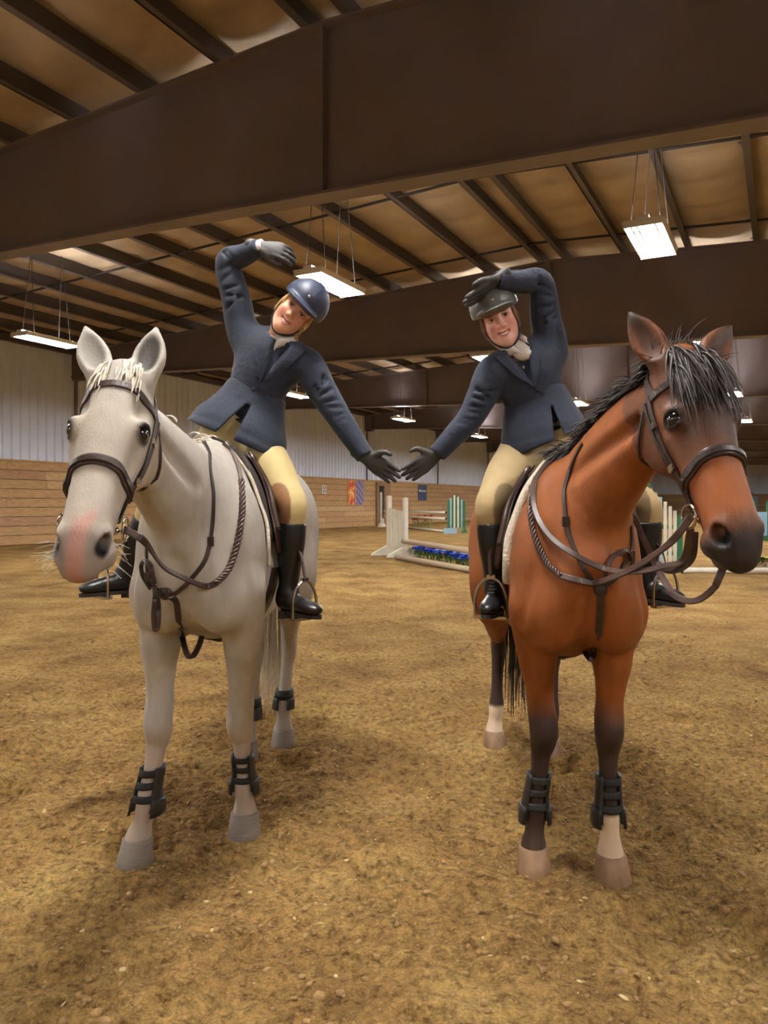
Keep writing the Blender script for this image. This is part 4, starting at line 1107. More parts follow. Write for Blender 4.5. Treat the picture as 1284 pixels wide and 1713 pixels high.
RB = dict(
    J=dict(pelvis=A3(904, 752, 3.48), waist=A3(897, 682, 3.46), chest=A3(880, 628, 3.44), neck=A3(862, 588, 3.42),
           shR=A3(826, 625, 3.40), elR=A3(786, 700, 3.41), wrR=A3(735, 755, 3.42), shL=A3(921, 590, 3.47), elL=A3(903, 474, 3.42), wrL=A3(836, 470, 3.30),
           knR=A3(820, 850, 3.22), anR=A3(828, 985, 3.24), toeR=(-.30, -.95, -.02), knL=A3(1080, 848, 3.28), anL=A3(1082, 968, 3.32), toeL=(.40, -.92, -.02)),
    vneck=[(A3(864, 584, 3.33), A3(889, 642, 3.315), .056, .012)], hip_lat=(1, .03, 0), beige=(178, 156, 112), patch=(112, 94, 62), cuff_r=.043, skin=(232, 180, 162), brow=(118, 74, 54), gaze=.0,
    eyes=A3(833.5, 531, 3.33), head_up=(-.36, .0, .93), head_fwd=(-.12, -1, -.20), helmet=M_helm_g, stripe=M_helm_g, brim=.1,
    folds=[(A3(905, 640, 3.32), A3(935, 625, 3.34)), (A3(870, 665, 3.32), A3(915, 650, 3.31)), (A3(905, 672, 3.32), A3(940, 650, 3.33)), (A3(890, 580, 3.34), A3(884, 620, 3.32)), (A3(935, 560, 3.40), A3(945, 610, 3.38))],
    skirt=dict(ch=[(A3(892, 655, 3.46), (.135, .118)), (A3(902, 695, 3.46), (.165, .135)), (A3(913, 742, 3.45), (.205, .17))], side=(math.cos(.40), 0, math.sin(.40)),
               hem_n=(math.sin(.42), 0, -math.cos(.42)), cut=[(A3(925, 676, 3.30), A3(945, 760, 3.24), (.003, .12), (.036, .14))], cut_side=(.95, 0, .25),
               folds=[(A3(955, 650, 3.33), A3(972, 690, 3.3))]),
    strips=[
            ('front_seam', 'j', [(893, 645), (905, 656), (920, 668)], .010, .004, M_navy_d), ('pocket_flap', 'k', [(953, 637), (965, 640), (978, 643)], .04, .006, M_navy)],
    lapels=[((846, 586), (828, 600), (866, 632), (893, 648)), ((884, 572), (900, 596), (900, 630), (894, 648)), ((845, 588), (836, 590), (830, 600), (846, 592))],
    buttons=[(897, 652), (918, 664)], laces='R',
    handR=((-.81, -.02, -.58), (-.55, -.35, .81), .08, .85, .6), handL=((-.76, -.12, -.62), (-.2, -.9, .35), .06, .25, .4), cuff_outR=-.01, cuff_outL=.0,
    hand_size=1.06, hairmat=M_brownhair, hair=[([(.0, .072, -.06), (-.02, .073, -.07), (-.04, .07, -.085), (.015, .066, -.04)], (-1, .1, -.1), .05, 6), ([(.01, -.068, -.045), (-.01, -.07, -.06)], (-1, 0, 0), .05, 4)])
PA = build_rider(RA, 'rider in navy jacket and navy helmet, right arm raised, on the white horse')
PB = build_rider(RB, 'rider in navy jacket and dark grey helmet, left arm raised, on the bay horse')
# ------------------------------------------------------------------ hair of the horses
M_mane_w = mat('white_mane_hair', srgb(214, 204, 186), .6, var=.25, vscale=60)
M_mane_k = mat('black_mane_hair', srgb(52, 42, 38), .5, var=.35, vscale=60)
def crest(info, n):
    """points along the crest of the neck from behind the ears to the withers"""
    B, h, bvh = info['B'], info['h'], info['bvh']; a = np.array(h(.02, 0, -.10)); b = np.array(B(-.16, 0, 1.62)); m = np.array(info['nm']) + np.array([0, .05, .16]); out = []
    for t in np.linspace(0, 1, n):
        p = (1 - t) ** 2 * a + 2 * t * (1 - t) * m + t * t * b
        r = bvh.ray_cast(Vector(p + np.array([0, .12, .5])), Vector((0, -.2, -1)))
        out.append(np.array(list(r[0])) if r[0] is not None else p)
    return out
def add_part(info, o): o.matrix_parent_inverse = info['inv']; return o
def horse_hair(info, m, seed, mane_len, mane_n, side, fore, tail_n, tail_len, tuft):
    root = info['root']; B, h, H, lf = info['B'], info['h'], info['H'], info['lf']; up = np.array([0, 0, 1.0])
    C = crest(info, 46)
    d = [(c - up * .01, lf * side * .5 + up * .9) for c in C]
    add_part(info, hair_strands('mane', m, root, d, mane_len, (side * lf[0] * .5, 0, -1.0), seed, width=.0075, spread=.022, n=mane_n, droop=.9))
    fr = []
    for y in np.linspace(-.05, .05, 9):
        for x in (-.02, .0, .025): fr.append((h(x, y, -.022), H.x * .6 + H.z * .5 + H.y * (y * 4)))
    add_part(info, hair_strands('forelock', m, root, fr, fore, tuple(H.x * 1.0 - H.z * .12), seed + 1, width=.006, spread=.016, n=tuft, droop=1.3))
    if fore > .2:
        tp = [(h(x, y, -.05), -H.x * .8 + H.y * (y * 14) + H.z * .1) for y in np.linspace(-.055, .055, 12) for x in (-.01, .015)]
        add_part(info, hair_strands('poll_tuft', m, root, tp, .10, tuple(H.y * .5 + H.x * .4), seed + 7, width=.004, spread=.02, n=5, droop=.8))
    g = np.random.default_rng(seed + 2); mb = MB(); b0 = np.array(B(-1.44, 0, 1.44))
    for k in range(tail_n):
        a = g.uniform(0, 2 * math.pi); r = math.sqrt(g.uniform(0, 1)); o = lf * math.cos(a) * r + info['fo'] * math.sin(a) * r; L = tail_len * g.uniform(.75, 1.06); pts = []; w = g.normal(0, .015, 2)
        for t in np.linspace(0, 1, 9):
            rad = .025 + .06 * math.sin(min(1, t * 1.3) * math.pi * .62)
            p = b0 - info['fo'] * (.07 * math.sin(min(1, t * 3) * math.pi / 2)) - up * (L * t) + o * rad + lf * w[0] * t * 2 + info['fo'] * w[1] * t * 2
            pts.append(p)
        mb.tube(pts, [.006 * (1 - .8 * t) for t in np.linspace(0, 1, 9)], 5, caps=False)
    o = mb.build('tail', m, root, smooth=True); add_part(info, o)
horse_hair(HW, M_mane_w, 21, .06, 4, -1, .085, 150, 1.22, 9)
horse_hair(HK, M_mane_k, 31, .105, 16, -1, .21, 90, 1.12, 12)
# muzzle whiskers of the white horse
mb = MB(); g = np.random.default_rng(4)
for k in range(34):
    s = random.choice((-1, -1, 1)); p = np.array(HW['h'](g.uniform(.54, .62), s * g.uniform(.055, .07), g.uniform(-.14, -.07))); d = nrm(HW['H'].y * s + HW['H'].x * g.uniform(-.1, .5) + g.normal(0, .25, 3)); L = g.uniform(.03, .075)
    mb.tube([p, p + d * L * .5, p + d * L + np.array([0, 0, -.01])], [.0009, .0007, .0004], 4, caps=False)
tag(add_part(HW, mb.build('whiskers', M_mane_w, HW['root'])), kind='stuff')

# ------------------------------------------------------------------ tack
M_lea = mat('dark_brown_leather', srgb(52, 36, 30), .42, var=.2, vscale=30, bump=.15, bscale=80, bdist=.002)
M_lea_r = mat('brown_rein_leather', srgb(74, 54, 46), .45, var=.25, vscale=30, bump=.15, bscale=80, bdist=.002)
M_lea_s = mat('saddle_leather', srgb(62, 42, 34), .38, var=.2, vscale=12, bump=.1, bscale=60)
M_pad = mat('fleece_pad', srgb(214, 204, 184), .95, bump=.8, bscale=70, bdist=.01)
M_padb = mat('dark_pad_cloth', srgb(50, 40, 36), .9)
M_bit = mat('bit_steel', srgb(190, 180, 165), .2, metal=1.0)
M_boots = mat('black_leg_boot', srgb(34, 33, 33), .45, var=.15, vscale=20, bump=.1, bscale=80)
M_strapb = mat('black_elastic', srgb(26, 26, 26), .7)

def drape(bvh, P, n=6, off=.002, closed=False):
    pts, nn = [], []
    for c in catmull(P, n, closed):
        a, b = snap(bvh, c); a = np.array(list(a)); b = np.array(list(b)); pts.append(a + b * off); nn.append(b)
    return pts, nn
def cast_in(bvh, c, d, r=.35):
    c = np.array(c, float); d = nrm(d); q = bvh.ray_cast(Vector(c + d * r), Vector(-d), r)
    return (np.array(list(q[0])), np.array(list(q[1]))) if q[0] is not None else (c + d * .08, d)
def make_bridle(info, label, rot=0.0):
    h, H, bvh, hs = info['h'], info['H'], info['bvh'], info['hs']; t = thing('bridle', label, 'bridle', list(h(.3, 0, -.1)), 0); iv = Matrix.Translation(-Vector(h(.3, 0, -.1)))
    def put(o): o.matrix_parent_inverse = iv; return o
    def ring(x_front, x_back, zc, a0, a1, n, w, th, name, m=M_lea, off=.001):
        pts, nn = [], []
        for k in range(n):
            a = math.radians(a0 + (a1 - a0) * k / (n - 1)); x = x_front + (x_back - x_front) * (1 - math.cos(a)) / 2
            p, q = cast_in(bvh, h(x, 0, zc), H.z * math.cos(a) + H.y * math.sin(a), .3 * hs); pts.append(p + q * off); nn.append(q)
        mb = MB(); mb.ribbon(pts, nn, w, th); o = put(mb.build(name, m, t)); return o, pts, nn
    nb, pts, nn = ring(.345, .435, -.09, -180, 180, 60, .034 * hs, .009, 'noseband')
    pad = MB(); sub = [(p, q) for p, q, a in zip(pts, nn, np.linspace(-180, 180, 60)) if abs(a) < 110]; pad.ribbon([p + q * .008 for p, q in sub], [q for p, q in sub], .018 * hs, .006); o = pad.build('raised_padding', M_lea, nb)
    ring(.075, .125, -.085, -100, 100, 30, .024 * hs, .006, 'browband')
    for s in (-1, 1):
        for dz, w, x1, nm in ((0, .017, .468, 'cheekpiece'), (-.024, .013, .40, 'noseband_hanger')):
            P = []
            for x in np.linspace(.10, x1, 9):
                z = -.112 - .008 * (x - .1) / .37 + dz * (1 - (x - .1) / (x1 - .1) * .5); p, q = cast_in(bvh, h(x, 0, z), H.y * s, .3 * hs); P.append((p, q))
            o = put(MB().ribbon([p + q * .005 for p, q in P], [q for p, q in P], w * hs, .005).build(nm, M_lea, t))
            if nm == 'cheekpiece':
                for i in (2, 5):
                    p, q = P[i]; bk = MB(); R = Matrix((H.x, H.y, H.z)).transposed(); bk.box(p + q * .012, (.020, .008, .024), R); bk.build('buckle', M_bit, o)
        # bit ring, rein end
        c = np.array(h(.492, s * .080, -.118)); R = []
        for k in range(20):
            a = 2 * math.pi * k / 20; R.append(c + H.x * math.cos(a) * .034 + H.z * math.sin(a) * .034 + H.y * s * .006)
        put(MB().tube(R, .0042, 6, close=True).build('bit_ring', M_bit, t, smooth=True)); info['ring%+d' % s] = c
        put(MB().tube([c - H.y * s * .012, np.array(h(.505, s * .05, -.122))], .008, 8).build('bit_mouthpiece', M_bit, t, smooth=True))
        info['ring%d' % s] = c
    # headpiece behind the ears and throatlatch under the jaw
    P = [h(.105, -.12, -.09), h(.045, -.10, -.115), h(-.01, -.05, -.14), h(-.03, 0, -.14), h(-.01, .05, -.14), h(.045, .10, -.115), h(.105, .12, -.09)]
    p, n = drape(bvh, P, 5); put(MB().ribbon(p, n, .026, .005).build('headpiece', M_lea, t))
    P = [h(.085, -.12, -.10), h(.13, -.11, -.17), h(.19, -.085, -.255), h(.21, 0, -.31), h(.19, .085, -.255), h(.13, .11, -.17), h(.085, .12, -.10)]
    p, n = drape(bvh, P, 6, .004); put(MB().ribbon(p, n, .011, .004).build('throatlatch', M_lea, t))
    return t, put
def free_path(bvh, spec, off=.012):
    """spec: photograph points; with a distance they hang free, without one they lie on the horse"""
    out = []
    for s in spec:
        if len(s) == 3: out.append(np.array(list(at(*s))))
        else:
            h_ = hit(bvh, *s)
            if h_: out.append(np.array(list(h_[0])) + np.array(list(h_[1])) * off)
    return out
def flat_rein(P, w, th, name, m, parent, put, n=8):
    C = catmull(P, n); nn = []
    for c in C:
        v = nrm(np.array([0, 0, CAM_H]) - c); nn.append(nrm(v + np.array([0, 0, .35])))
    o = MB().ribbon(C, nn, w, th).build(name, m, parent); return put(o)
def braid(P, r, name, m, parent, put):
    C = catmull(P, 14); mb = MB()
    for ph in (0, 2.1, 4.2):
        Q = []
        for i, c in enumerate(C):
            t = nrm(C[min(i + 1, len(C) - 1)] - C[max(i - 1, 0)]); a = nrm(np.cross(t, [0, 1, .2])); b = np.cross(t, a); an = i * .75 + ph
            Q.append(c + a * math.cos(an) * r + b * math.sin(an) * r * .6)
        mb.tube(Q, r * .8, 5)
    return put(mb.build(name, m, parent, smooth=True))

TB_W, putW = make_bridle(HW, 'dark leather bridle with padded noseband on the white horse')
bw = HW['bvh']; rw = HW['ring1']
flat_rein([rw, np.array(list(at(240, 905, 2.20))), np.array(list(at(272, 948, 2.42))), np.array(list(at(308, 968, 2.62)))] + free_path(bw, [(340, 979), (358, 976)]), .022, .005, 'rein', M_lea, TB_W, putW)
braid(free_path(bw, [(358, 976), (378, 955), (391, 920), (399, 880), (402, 845), (400, 805)]), .008, 'braided_rein', M_lea_r, TB_W, putW)
flat_rein(free_path(bw, [(400, 805), (394, 780), (384, 758), (370, 745)]), .015, .004, 'rein', M_lea_r, TB_W, putW)
# far side rein lies along the neck
P = [HW['ring-1']] + [np.array(list(snap(bw, q)[0])) for q in (np.array(HW['nm']) + HW['lf'] * -.25 - np.array([0, 0, .12]), HW['B'](-.02, -.3, 1.45), HW['B'](-.2, -.12, 1.62))]
flat_rein(P, .016, .004, 'rein', M_lea_r, TB_W, putW)
TB_K, putK = make_bridle(HK, 'dark leather bridle with thick noseband on the bay horse')
bk = HK['bvh']; rk = HK['ring-1']; rkl = HK['ring1']
flat_rein([rk, np.array(list(at(1126, 903, 2.16))), np.array(list(at(1090, 932, 2.30))), np.array(list(at(1045, 958, 2.44)))] + free_path(bk, [(1000, 972), (965, 970), (942, 964)]), .022, .005, 'rein', M_lea_r, TB_K, putK)
braid(free_path(bk, [(942, 964), (920, 945), (905, 918), (894, 885), (890, 850), (893, 818)]), .007, 'braided_rein', M_lea_r, TB_K, putK)
flat_rein(free_path(bk, [(893, 818), (902, 795), (915, 778), (930, 765)]), .014, .004, 'rein', M_lea_r, TB_K, putK)
flat_rein([rk + np.array([0, 0, -.03]), np.array(list(at(1143, 936, 2.17))), np.array(list(at(1110, 948, 2.26))), np.array(list(at(1060, 957, 2.40)))] + free_path(bk, [(1010, 952), (965, 932), (928, 903), (905, 872), (897, 840), (902, 805), (925, 772)], .016), .020, .005, 'rein', M_lea_r, TB_K, putK)
flat_rein([rkl, np.array(list(at(1204, 962, 2.10))), np.array(list(at(1190, 988, 2.14))), np.array(list(at(1160, 1006, 2.22))), np.array(list(at(1128, 996, 2.32))), np.array(list(at(1104, 960, 2.45))), np.array(list(at(1082, 915, 2.60))), np.array(list(at(1066, 878, 2.74))), HK['B'](-.1, .24, 1.50)], .020, .005, 'rein', M_lea_r, TB_K, putK)
flat_rein([rk + HK['H'].x * .045, np.array(list(at(1158, 932, 2.14))), np.array(list(at(1138, 952, 2.20))), np.array(list(at(1115, 955, 2.28))), np.array(list(at(1100, 942, 2.36)))], .018, .005, 'curb_rein', M_lea, TB_K, putK)

def make_breastplate(info, label, near, far, centre, down, extra):
    bvh = info['bvh']; c = hit(bvh, *centre); c0 = np.array(list(c[0])); t = thing('breastplate', label, 'breastplate', list(c0)); iv = Matrix.Translation(-Vector(c0))
    def put(o): o.matrix_parent_inverse = iv; return o
    for path, nm in ((near, 'shoulder_strap'), (far, 'shoulder_strap')):
        P = free_path(bvh, path, .003); C, n = drape(bvh, P, 6, .002); o = put(MB().ribbon(C, n, .016, .005).build(nm, M_lea, t))
        i = len(C) // 2; MB().box(C[i] + n[i] * .006, (.022, .016, .034)).build('buckle', M_lea, o)
    put(MB().sphere(c0, (.026, .014, .026), 14, 8).build('chest_ring', M_lea, t, smooth=True))
    flat_rein(down, .022, .006, 'girth_strap', M_lea, t, put)
    for P, w in extra: flat_rein(P, w, .005, 'hanging_strap', M_lea, t, put)
    return t
H3 = lambda *a: np.array(list(at(*a)))
def on(bvh, px, py, off=.006):
    h_ = hit(bvh, px, py); return np.array(list(h_[0])) + np.array(list(h_[1])) * off
make_breastplate(HW, 'thin leather breastplate across the white horse chest', [(341, 740), (350, 775), (356, 830), (354, 880), (345, 930), (325, 962), (296, 990), (278, 993)],
                 [(246, 905), (246, 935), (250, 965), (262, 985), (278, 993)], (276, 992), [on(bw, 278, 993), on(bw, 294, 1005), on(bw, 298, 1035), on(bw, 303, 1065), H3(312, 1094, 2.86), H3(322, 1098, 2.92), H3(332, 1082, 3.0), H3(337, 1066, 3.08)],
                 [([on(bw, 262, 982, .012), H3(259, 1000, 2.70), H3(257, 1030, 2.70), H3(259, 1052, 2.70), H3(264, 1048, 2.70), H3(265, 1020, 2.705), on(bw, 266, 985, .012)], .018),
                  ([on(bw, 256, 985, .01), on(bw, 246, 965, .016), on(bw, 243, 948, .016), on(bw, 250, 938, .014), on(bw, 258, 950, .014), on(bw, 262, 975, .01)], .016)])
make_breastplate(HK, 'dark leather breastplate with centre strap on the bay chest', [(975, 742), (962, 765), (949, 800), (945, 850), (952, 895), (968, 935), (985, 965), (1003, 985)],
                 [(1054, 880), (1056, 905), (1052, 930), (1035, 958), (1003, 985)], (1005, 985), [on(bk, 1005, 985), on(bk, 1004, 1020), on(bk, 1001, 1055), on(bk, 994, 1085), H3(988, 1103, 2.78), H3(978, 1092, 2.9)],
                 [([on(bk, 1010, 978, .012), on(bk, 1012, 950, .016), on(bk, 1022, 930, .018), on(bk, 1040, 922, .018), on(bk, 1052, 938, .014), on(bk, 1046, 962, .01)], .014)])

# saddles ----------------------------------------------------------
def body_patch(info, side, rows, off, th, name, m, parent, put, n=14):
    """sheet that lies on the barrel: rows of (angle from the spine in degrees, front, back)"""
    B, bvh, lf, sc = info['B'], info['bvh'], info['lf'], info['sc']; up = np.array([0, 0, 1.0]); G = []
    rows = catmull([list(r) for r in rows], 4)
    for a, f0, f1 in rows:
        r = []
        for k in range(n):
            f = f0 + (f1 - f0) * k / (n - 1); d = lf * side * math.sin(math.radians(a)) + up * math.cos(math.radians(a)); p, q = cast_in(bvh, B(f, 0, 1.22), d, .8); r.append((p, q))
        G.append(r)
    R, vs = len(G), []
    for lay in (off, off + th):
        for i in range(R):
            for k in range(n):
                p, q = G[i][k]; e = (i in (0, R - 1)) or (k in (0, n - 1)); vs.append(p + q * (lay - (th * .25 if (e and lay > off) else 0)))
    fs = []; N = R * n; idx = lambda i, k, l: l * N + i * n + k
    for i in range(R - 1):
        for k in range(n - 1):
            fs.append((idx(i, k, 1), idx(i + 1, k, 1), idx(i + 1, k + 1, 1), idx(i, k + 1, 1))); fs.append((idx(i, k, 0), idx(i, k + 1, 0), idx(i + 1, k + 1, 0), idx(i + 1, k, 0)))
    for i in range(R - 1):
        for k in (0, n - 1): fs.append((idx(i, k, 0), idx(i + 1, k, 0), idx(i + 1, k, 1), idx(i, k, 1)))
    for k in range(n - 1):
        for i in (0, R - 1): fs.append((idx(i, k, 0), idx(i, k, 1), idx(i, k + 1, 1), idx(i, k + 1, 0)))
    mb = MB().add(vs, fs); me = mb.mesh(name, m, True); bm = bmesh.new(); bm.from_mesh(me); bmesh.ops.recalc_face_normals(bm, faces=bm.faces); bm.to_mesh(me); bm.free()
    return put(new_obj(name, me, parent))
def make_saddle(info, rider, label, padlabel, roll):
    B, bvh, lf, sc, fo = info['B'], info['bvh'], info['lf'], info['sc'], info['fo']; up = np.array([0, 0, 1.0])
    c0 = B(-.5, 0, 1.55); iv = Matrix.Translation(-Vector(c0)); J = rider['J']
    def put(o): o.matrix_parent_inverse = iv; return o
    pd = thing('saddle_pad', padlabel, 'saddle pad', list(c0))
    for s in (-1, 1):
        body_patch(info, s, [(0, -.16, -.80), (25, -.15, -.80), (55, -.12, -.76), (85, -.10, -.70)], .004, .018, 'pad_side', M_padb, pd, put)
        # fleece roll along the front edge
        P = [cast_in(bvh, B(f, 0, 1.22), lf * s * math.sin(math.radians(a)) + up * math.cos(math.radians(a)), .8) for a, f in ((6, -.165), (25, -.155), (45, -.135), (65, -.115), (82, -.10), (95, -.10), (108, -.12))]
        C = catmull([p + q * .012 for p, q in P], 5); put(MB().tube(C, roll, 8).build('fleece_edge', M_pad, pd, smooth=True))
    sd = thing('saddle', label, 'saddle', list(c0)); S = lambda *r: [x * sc for x in r]
    F = Field(.008)
    F.chain([B(-.24, 0, 1.60), B(-.33, 0, 1.585), B(-.48, 0, 1.555), B(-.62, 0, 1.575), B(-.73, 0, 1.63)], [S(.055, .035), S(.08, .035), S(.125, .030), S(.155, .028), S(.14, .022)], side=lf, k=.02)
    me, _, _ = F.mesh('seat', M_lea_s, 2); put(new_obj('seat', me, sd))
    for s in (-1, 1):
        body_patch(info, s, [(12, -.27, -.66), (35, -.245, -.66), (58, -.19, -.62), (80, -.17, -.55), (98, -.22, -.50)], .030, .010, 'flap', M_lea_s, sd, put)
        P = [cast_in(bvh, B(f, 0, 1.22), lf * s * math.sin(math.radians(a)) + up * math.cos(math.radians(a)), .8) for a, f in ((14, -.28), (35, -.26), (55, -.21), (75, -.19))]
        put(MB().tube(catmull([p + q * .045 for p, q in P], 5), .014, 8).build('knee_roll', M_lea_s, sd, smooth=True))
        # girth
        P = [cast_in(bvh, B(-.28, 0, 1.15), lf * s * math.sin(math.radians(a)) + up * math.cos(math.radians(a)), .8) for a in (96, 120, 145, 165, 180)]
        C = catmull([p + q * .004 for p, q in P], 4); nn = [snap(bvh, c)[1] for c in C]; put(MB().ribbon(C, nn, .09, .012).build('girth', M_lea, sd))
        # stirrup leather and iron
        k = 'L' if s > 0 else 'R'; heel, tip = J['heel' + k], J['tip' + k]; td = nrm(tip - heel); sd_ = np.cross(up, td); ctr = heel + td * .135 - up * .047
        top = ctr + up * .165
        p1, q1 = cast_in(bvh, B(-.40, 0, 1.22), lf * s * .8 + up * .6, .8); p2 = np.array(list(snap(bvh, J['kn' + k])[0])); q2 = np.array(list(snap(bvh, J['kn' + k])[1]))
        P = [p1 + q1 * .05, p2 + q2 * .05 - up * .05, (J['kn' + k] + J['an' + k]) / 2 + td * .055, top]
        C = catmull(P, 6); put(MB().ribbon(C, [nrm(lf * s + td * .5)] * len(C), .024, .006).build('stirrup_leather', M_lea, sd))
        st = MB(); A = []
        for a in np.linspace(-10, 190, 22):
            A.append(ctr + sd_ * math.cos(math.radians(a)) * .066 + up * (.055 + .105 * max(0, math.sin(math.radians(a))) - (.055 if math.sin(math.radians(a)) < 0 else 0) * 1))
        A = [ctr - sd_ * -.062] + A[1:-1] + [ctr - sd_ * .062]
        st.tube(A, .0062, 8); R = Matrix((td, sd_, up)).transposed(); st.box(ctr, (.038, .132, .012), R); st.box(top, (.012, .034, .016), R)
        put(st.build('stirrup_iron', M_steelm, sd))
    return sd
make_saddle(HW, PA, 'dark brown leather jumping saddle on the white horse', 'dark saddle pad with white edging on the white horse', .008)
make_saddle(HK, PB, 'dark brown leather jumping saddle on the bay horse', 'fleece-edged saddle pad on the bay horse', .021)

# leg boots ----------------------------------------------------------
def leg_boot(info, i, label, kind):
    key, kn, fet, cor, hp, td = info['legs'][i]; bvh, sc = info['bvh'], info['sc']; up = np.array([0, 0, 1.0]); sd = np.cross(up, td); c0 = fet
    t = thing('leg_boot', label, 'leg boot', list(c0), 0, 'protective boots on the horses legs'); iv = Matrix.Translation(-Vector(c0))
    def put(o): o.matrix_parent_inverse = iv; return o
    tops = (.52, .95, 1.12) if kind == 'front' else (.80, 1.0, 1.16)
    ax = lambda q: (kn + (fet - kn) * q) if q <= 1 else fet + (cor - fet) * (q - 1) * 1.2
    def shell(a0, a1, t0, t1, off, th, name, m, nt=9, na=16, flare=0):
        G = []
        for i in range(nt):
            q = t0 + (t1 - t0) * i / (nt - 1); r = []
            for k in range(na):
                a = math.radians(a0 + (a1 - a0) * k / (na - 1)); p, n = cast_in(bvh, ax(q), td * math.cos(a) + sd * math.sin(a), .13); r.append((p, nrm(td * math.cos(a) + sd * math.sin(a))))
            G.append(r)
        vs = []; N = nt * na
        for lay in (off, off + th):
            for i in range(nt):
                for k in range(na): p, n = G[i][k]; vs.append(p + n * (lay + flare * (i / (nt - 1)) ** 2))
        idx = lambda i, k, l: l * N + i * na + k; fs = []
        for i in range(nt - 1):
            for k in range(na - 1): fs += [(idx(i, k, 1), idx(i, k + 1, 1), idx(i + 1, k + 1, 1), idx(i + 1, k, 1)), (idx(i, k, 0), idx(i + 1, k, 0), idx(i + 1, k + 1, 0), idx(i, k + 1, 0))]
            for k in (0, na - 1): fs.append((idx(i, k, 0), idx(i + 1, k, 0), idx(i + 1, k, 1), idx(i, k, 1)))
        for k in range(na - 1):
            for i in (0, nt - 1): fs.append((idx(i, k, 0), idx(i, k + 1, 0), idx(i, k + 1, 1), idx(i, k, 1)))
        me = MB().add(vs, fs).mesh(name, m, True); bm = bmesh.new(); bm.from_mesh(me); bmesh.ops.recalc_face_normals(bm, faces=bm.faces); bm.to_mesh(me); bm.free()
        return put(new_obj(name, me, t))
    if kind == 'front':
        shell(42, 318, tops[0], tops[2], .004, .012, 'shell', M_boots, 10, 20)
        for s in (-1, 1):
            c = s * 88; shell(c - 42, c + 42, .90, 1.22, .012, .010, 'strike_pad', M_boots, 6, 10, .004)
        for q in (.58, .73, .89): shell(-62, 62, q - .042, q + .042, .007 if q < .8 else .008, .006, 'strap', M_strapb, 4, 14)
    else:
        shell(-180, 180, .76, .90, .004, .012, 'shell', M_boots, 5, 26); shell(25, 335, .88, 1.12, .005, .014, 'cup', M_boots, 8, 22, .004)
        shell(-60, 60, .79, .87, .016, .004, 'strap', M_strapb, 3, 12)
    return t
leg_boot(HW, 0, 'black open-front boot on the white horse forward-stepping front leg', 'front'); leg_boot(HW, 1, 'black open-front boot on the white horse straight front leg', 'front')
leg_boot(HW, 2, 'black fetlock boot on the white horse half-hidden hind leg', 'hind'); leg_boot(HW, 3, 'black fetlock boot on the white horse clearly visible hind leg', 'hind')
leg_boot(HK, 0, 'black boot on the bay horse dark front leg', 'front'); leg_boot(HK, 1, 'black boot above the white sock of the bay front leg', 'front')
# ------------------------------------------------------------------ jumps, flowers, banners and the door along the wall
M_wp = mat('white_jump_paint', srgb(226, 222, 206), .5, var=.10, vscale=6)
M_gp = mat('green_jump_paint', srgb(48, 110, 72), .5, var=.12, vscale=6)
M_rail = mat('weathered_rail', srgb(176, 158, 132), .65, var=.2, vscale=8, stretch=(6, 6, .6))
M_blue = mat('blue_petals', srgb(64, 112, 232), .6, var=.3, vscale=30)
M_blue2 = mat('pale_blue_petals', srgb(138, 168, 236), .6, var=.25, vscale=30)
M_pink = mat('pink_petals', srgb(222, 84, 112), .6, var=.25, vscale=30)
M_yel = mat('yellow_petals', srgb(226, 214, 50), .6, var=.25, vscale=30)
M_leaf = mat('leaf_green', srgb(110, 140, 70), .7, var=.3, vscale=20)
M_cup = mat('jump_cup', srgb(58, 58, 56), .5)
M_lblue = mat('pale_blue_paint', srgb(150, 186, 214), .5, var=.08, vscale=6)

def gpt(px, py): p = gp(px, py); return Vector(p)
def standard(label, base, face, H, w, slats, posts, m_post, taper_top=None, feet=True, group='jump standards', lean=0):
    """wing of a jump; face is the direction of its width"""
    ang = math.atan2(face[1], face[0]); t = thing('jump_standard', label, 'jump standard', base, ang, group)
    for x, hh in posts:
        mb = MB(); mb.box((x, 0, hh / 2 + .03), (.11, .11, hh - .06)); mb.tube([(x, 0, hh - .04), (x, 0, hh + .01)], [.055, .03], 10); mb.build('post', m_post, t)
    for x, z0, z1, m in slats:
        MB().box((x, -.02, (z0 + z1) / 2), (.10 if len(slats) == 5 else .07, .035, z1 - z0)).build('slat', m, t)
    xs = [p[0] for p in posts]; 
    for z in ((.32, taper_top or H * .62)):
        MB().box(((min(xs) + max(xs)) / 2, .015, z), (max(xs) - min(xs), .05, .09)).build('cross_bar', m_post, t)
    if feet:
        for x, _ in posts:
            f = MB(); f.add([(x - .05, -.55, 0), (x + .05, -.55, 0), (x + .05, .55, 0), (x - .05, .55, 0), (x - .05, -.5, .07), (x + .05, -.5, .07), (x + .05, .5, .07), (x - .05, .5, .07), (x - .05, -.08, .26), (x + .05, -.08, .26), (x + .05, .08, .26), (x - .05, .08, .26)],
                  [(0, 3, 2, 1), (0, 1, 5, 4), (2, 3, 7, 6), (1, 2, 6, 10, 9, 5), (3, 0, 4, 8, 11, 7), (4, 5, 9, 8), (6, 7, 11, 10), (8, 9, 10, 11)]); f.build('foot', m_post, t)
    return t
def rail(label, a, b, r=.065, m=M_rail, group='jump rails'):
    a, b = Vector(a), Vector(b); L = (b - a).length; d = (b - a).normalized(); t = thing('jump_rail', label, 'rail', a, 0, group)
    up = Vector((0, 0, 1))
    mb = MB(); mb.tube([Vector(), (b - a)], r, 12); mb.build('pole', m, t, smooth=True)
    for e in (0.0, 1.0):
        c = MB(); p = (b - a) * e; c.tube([p - d * .015, p + d * .015], r * 1.02, 12); c.build('end_cap', M_cup, t, smooth=True)
    return t
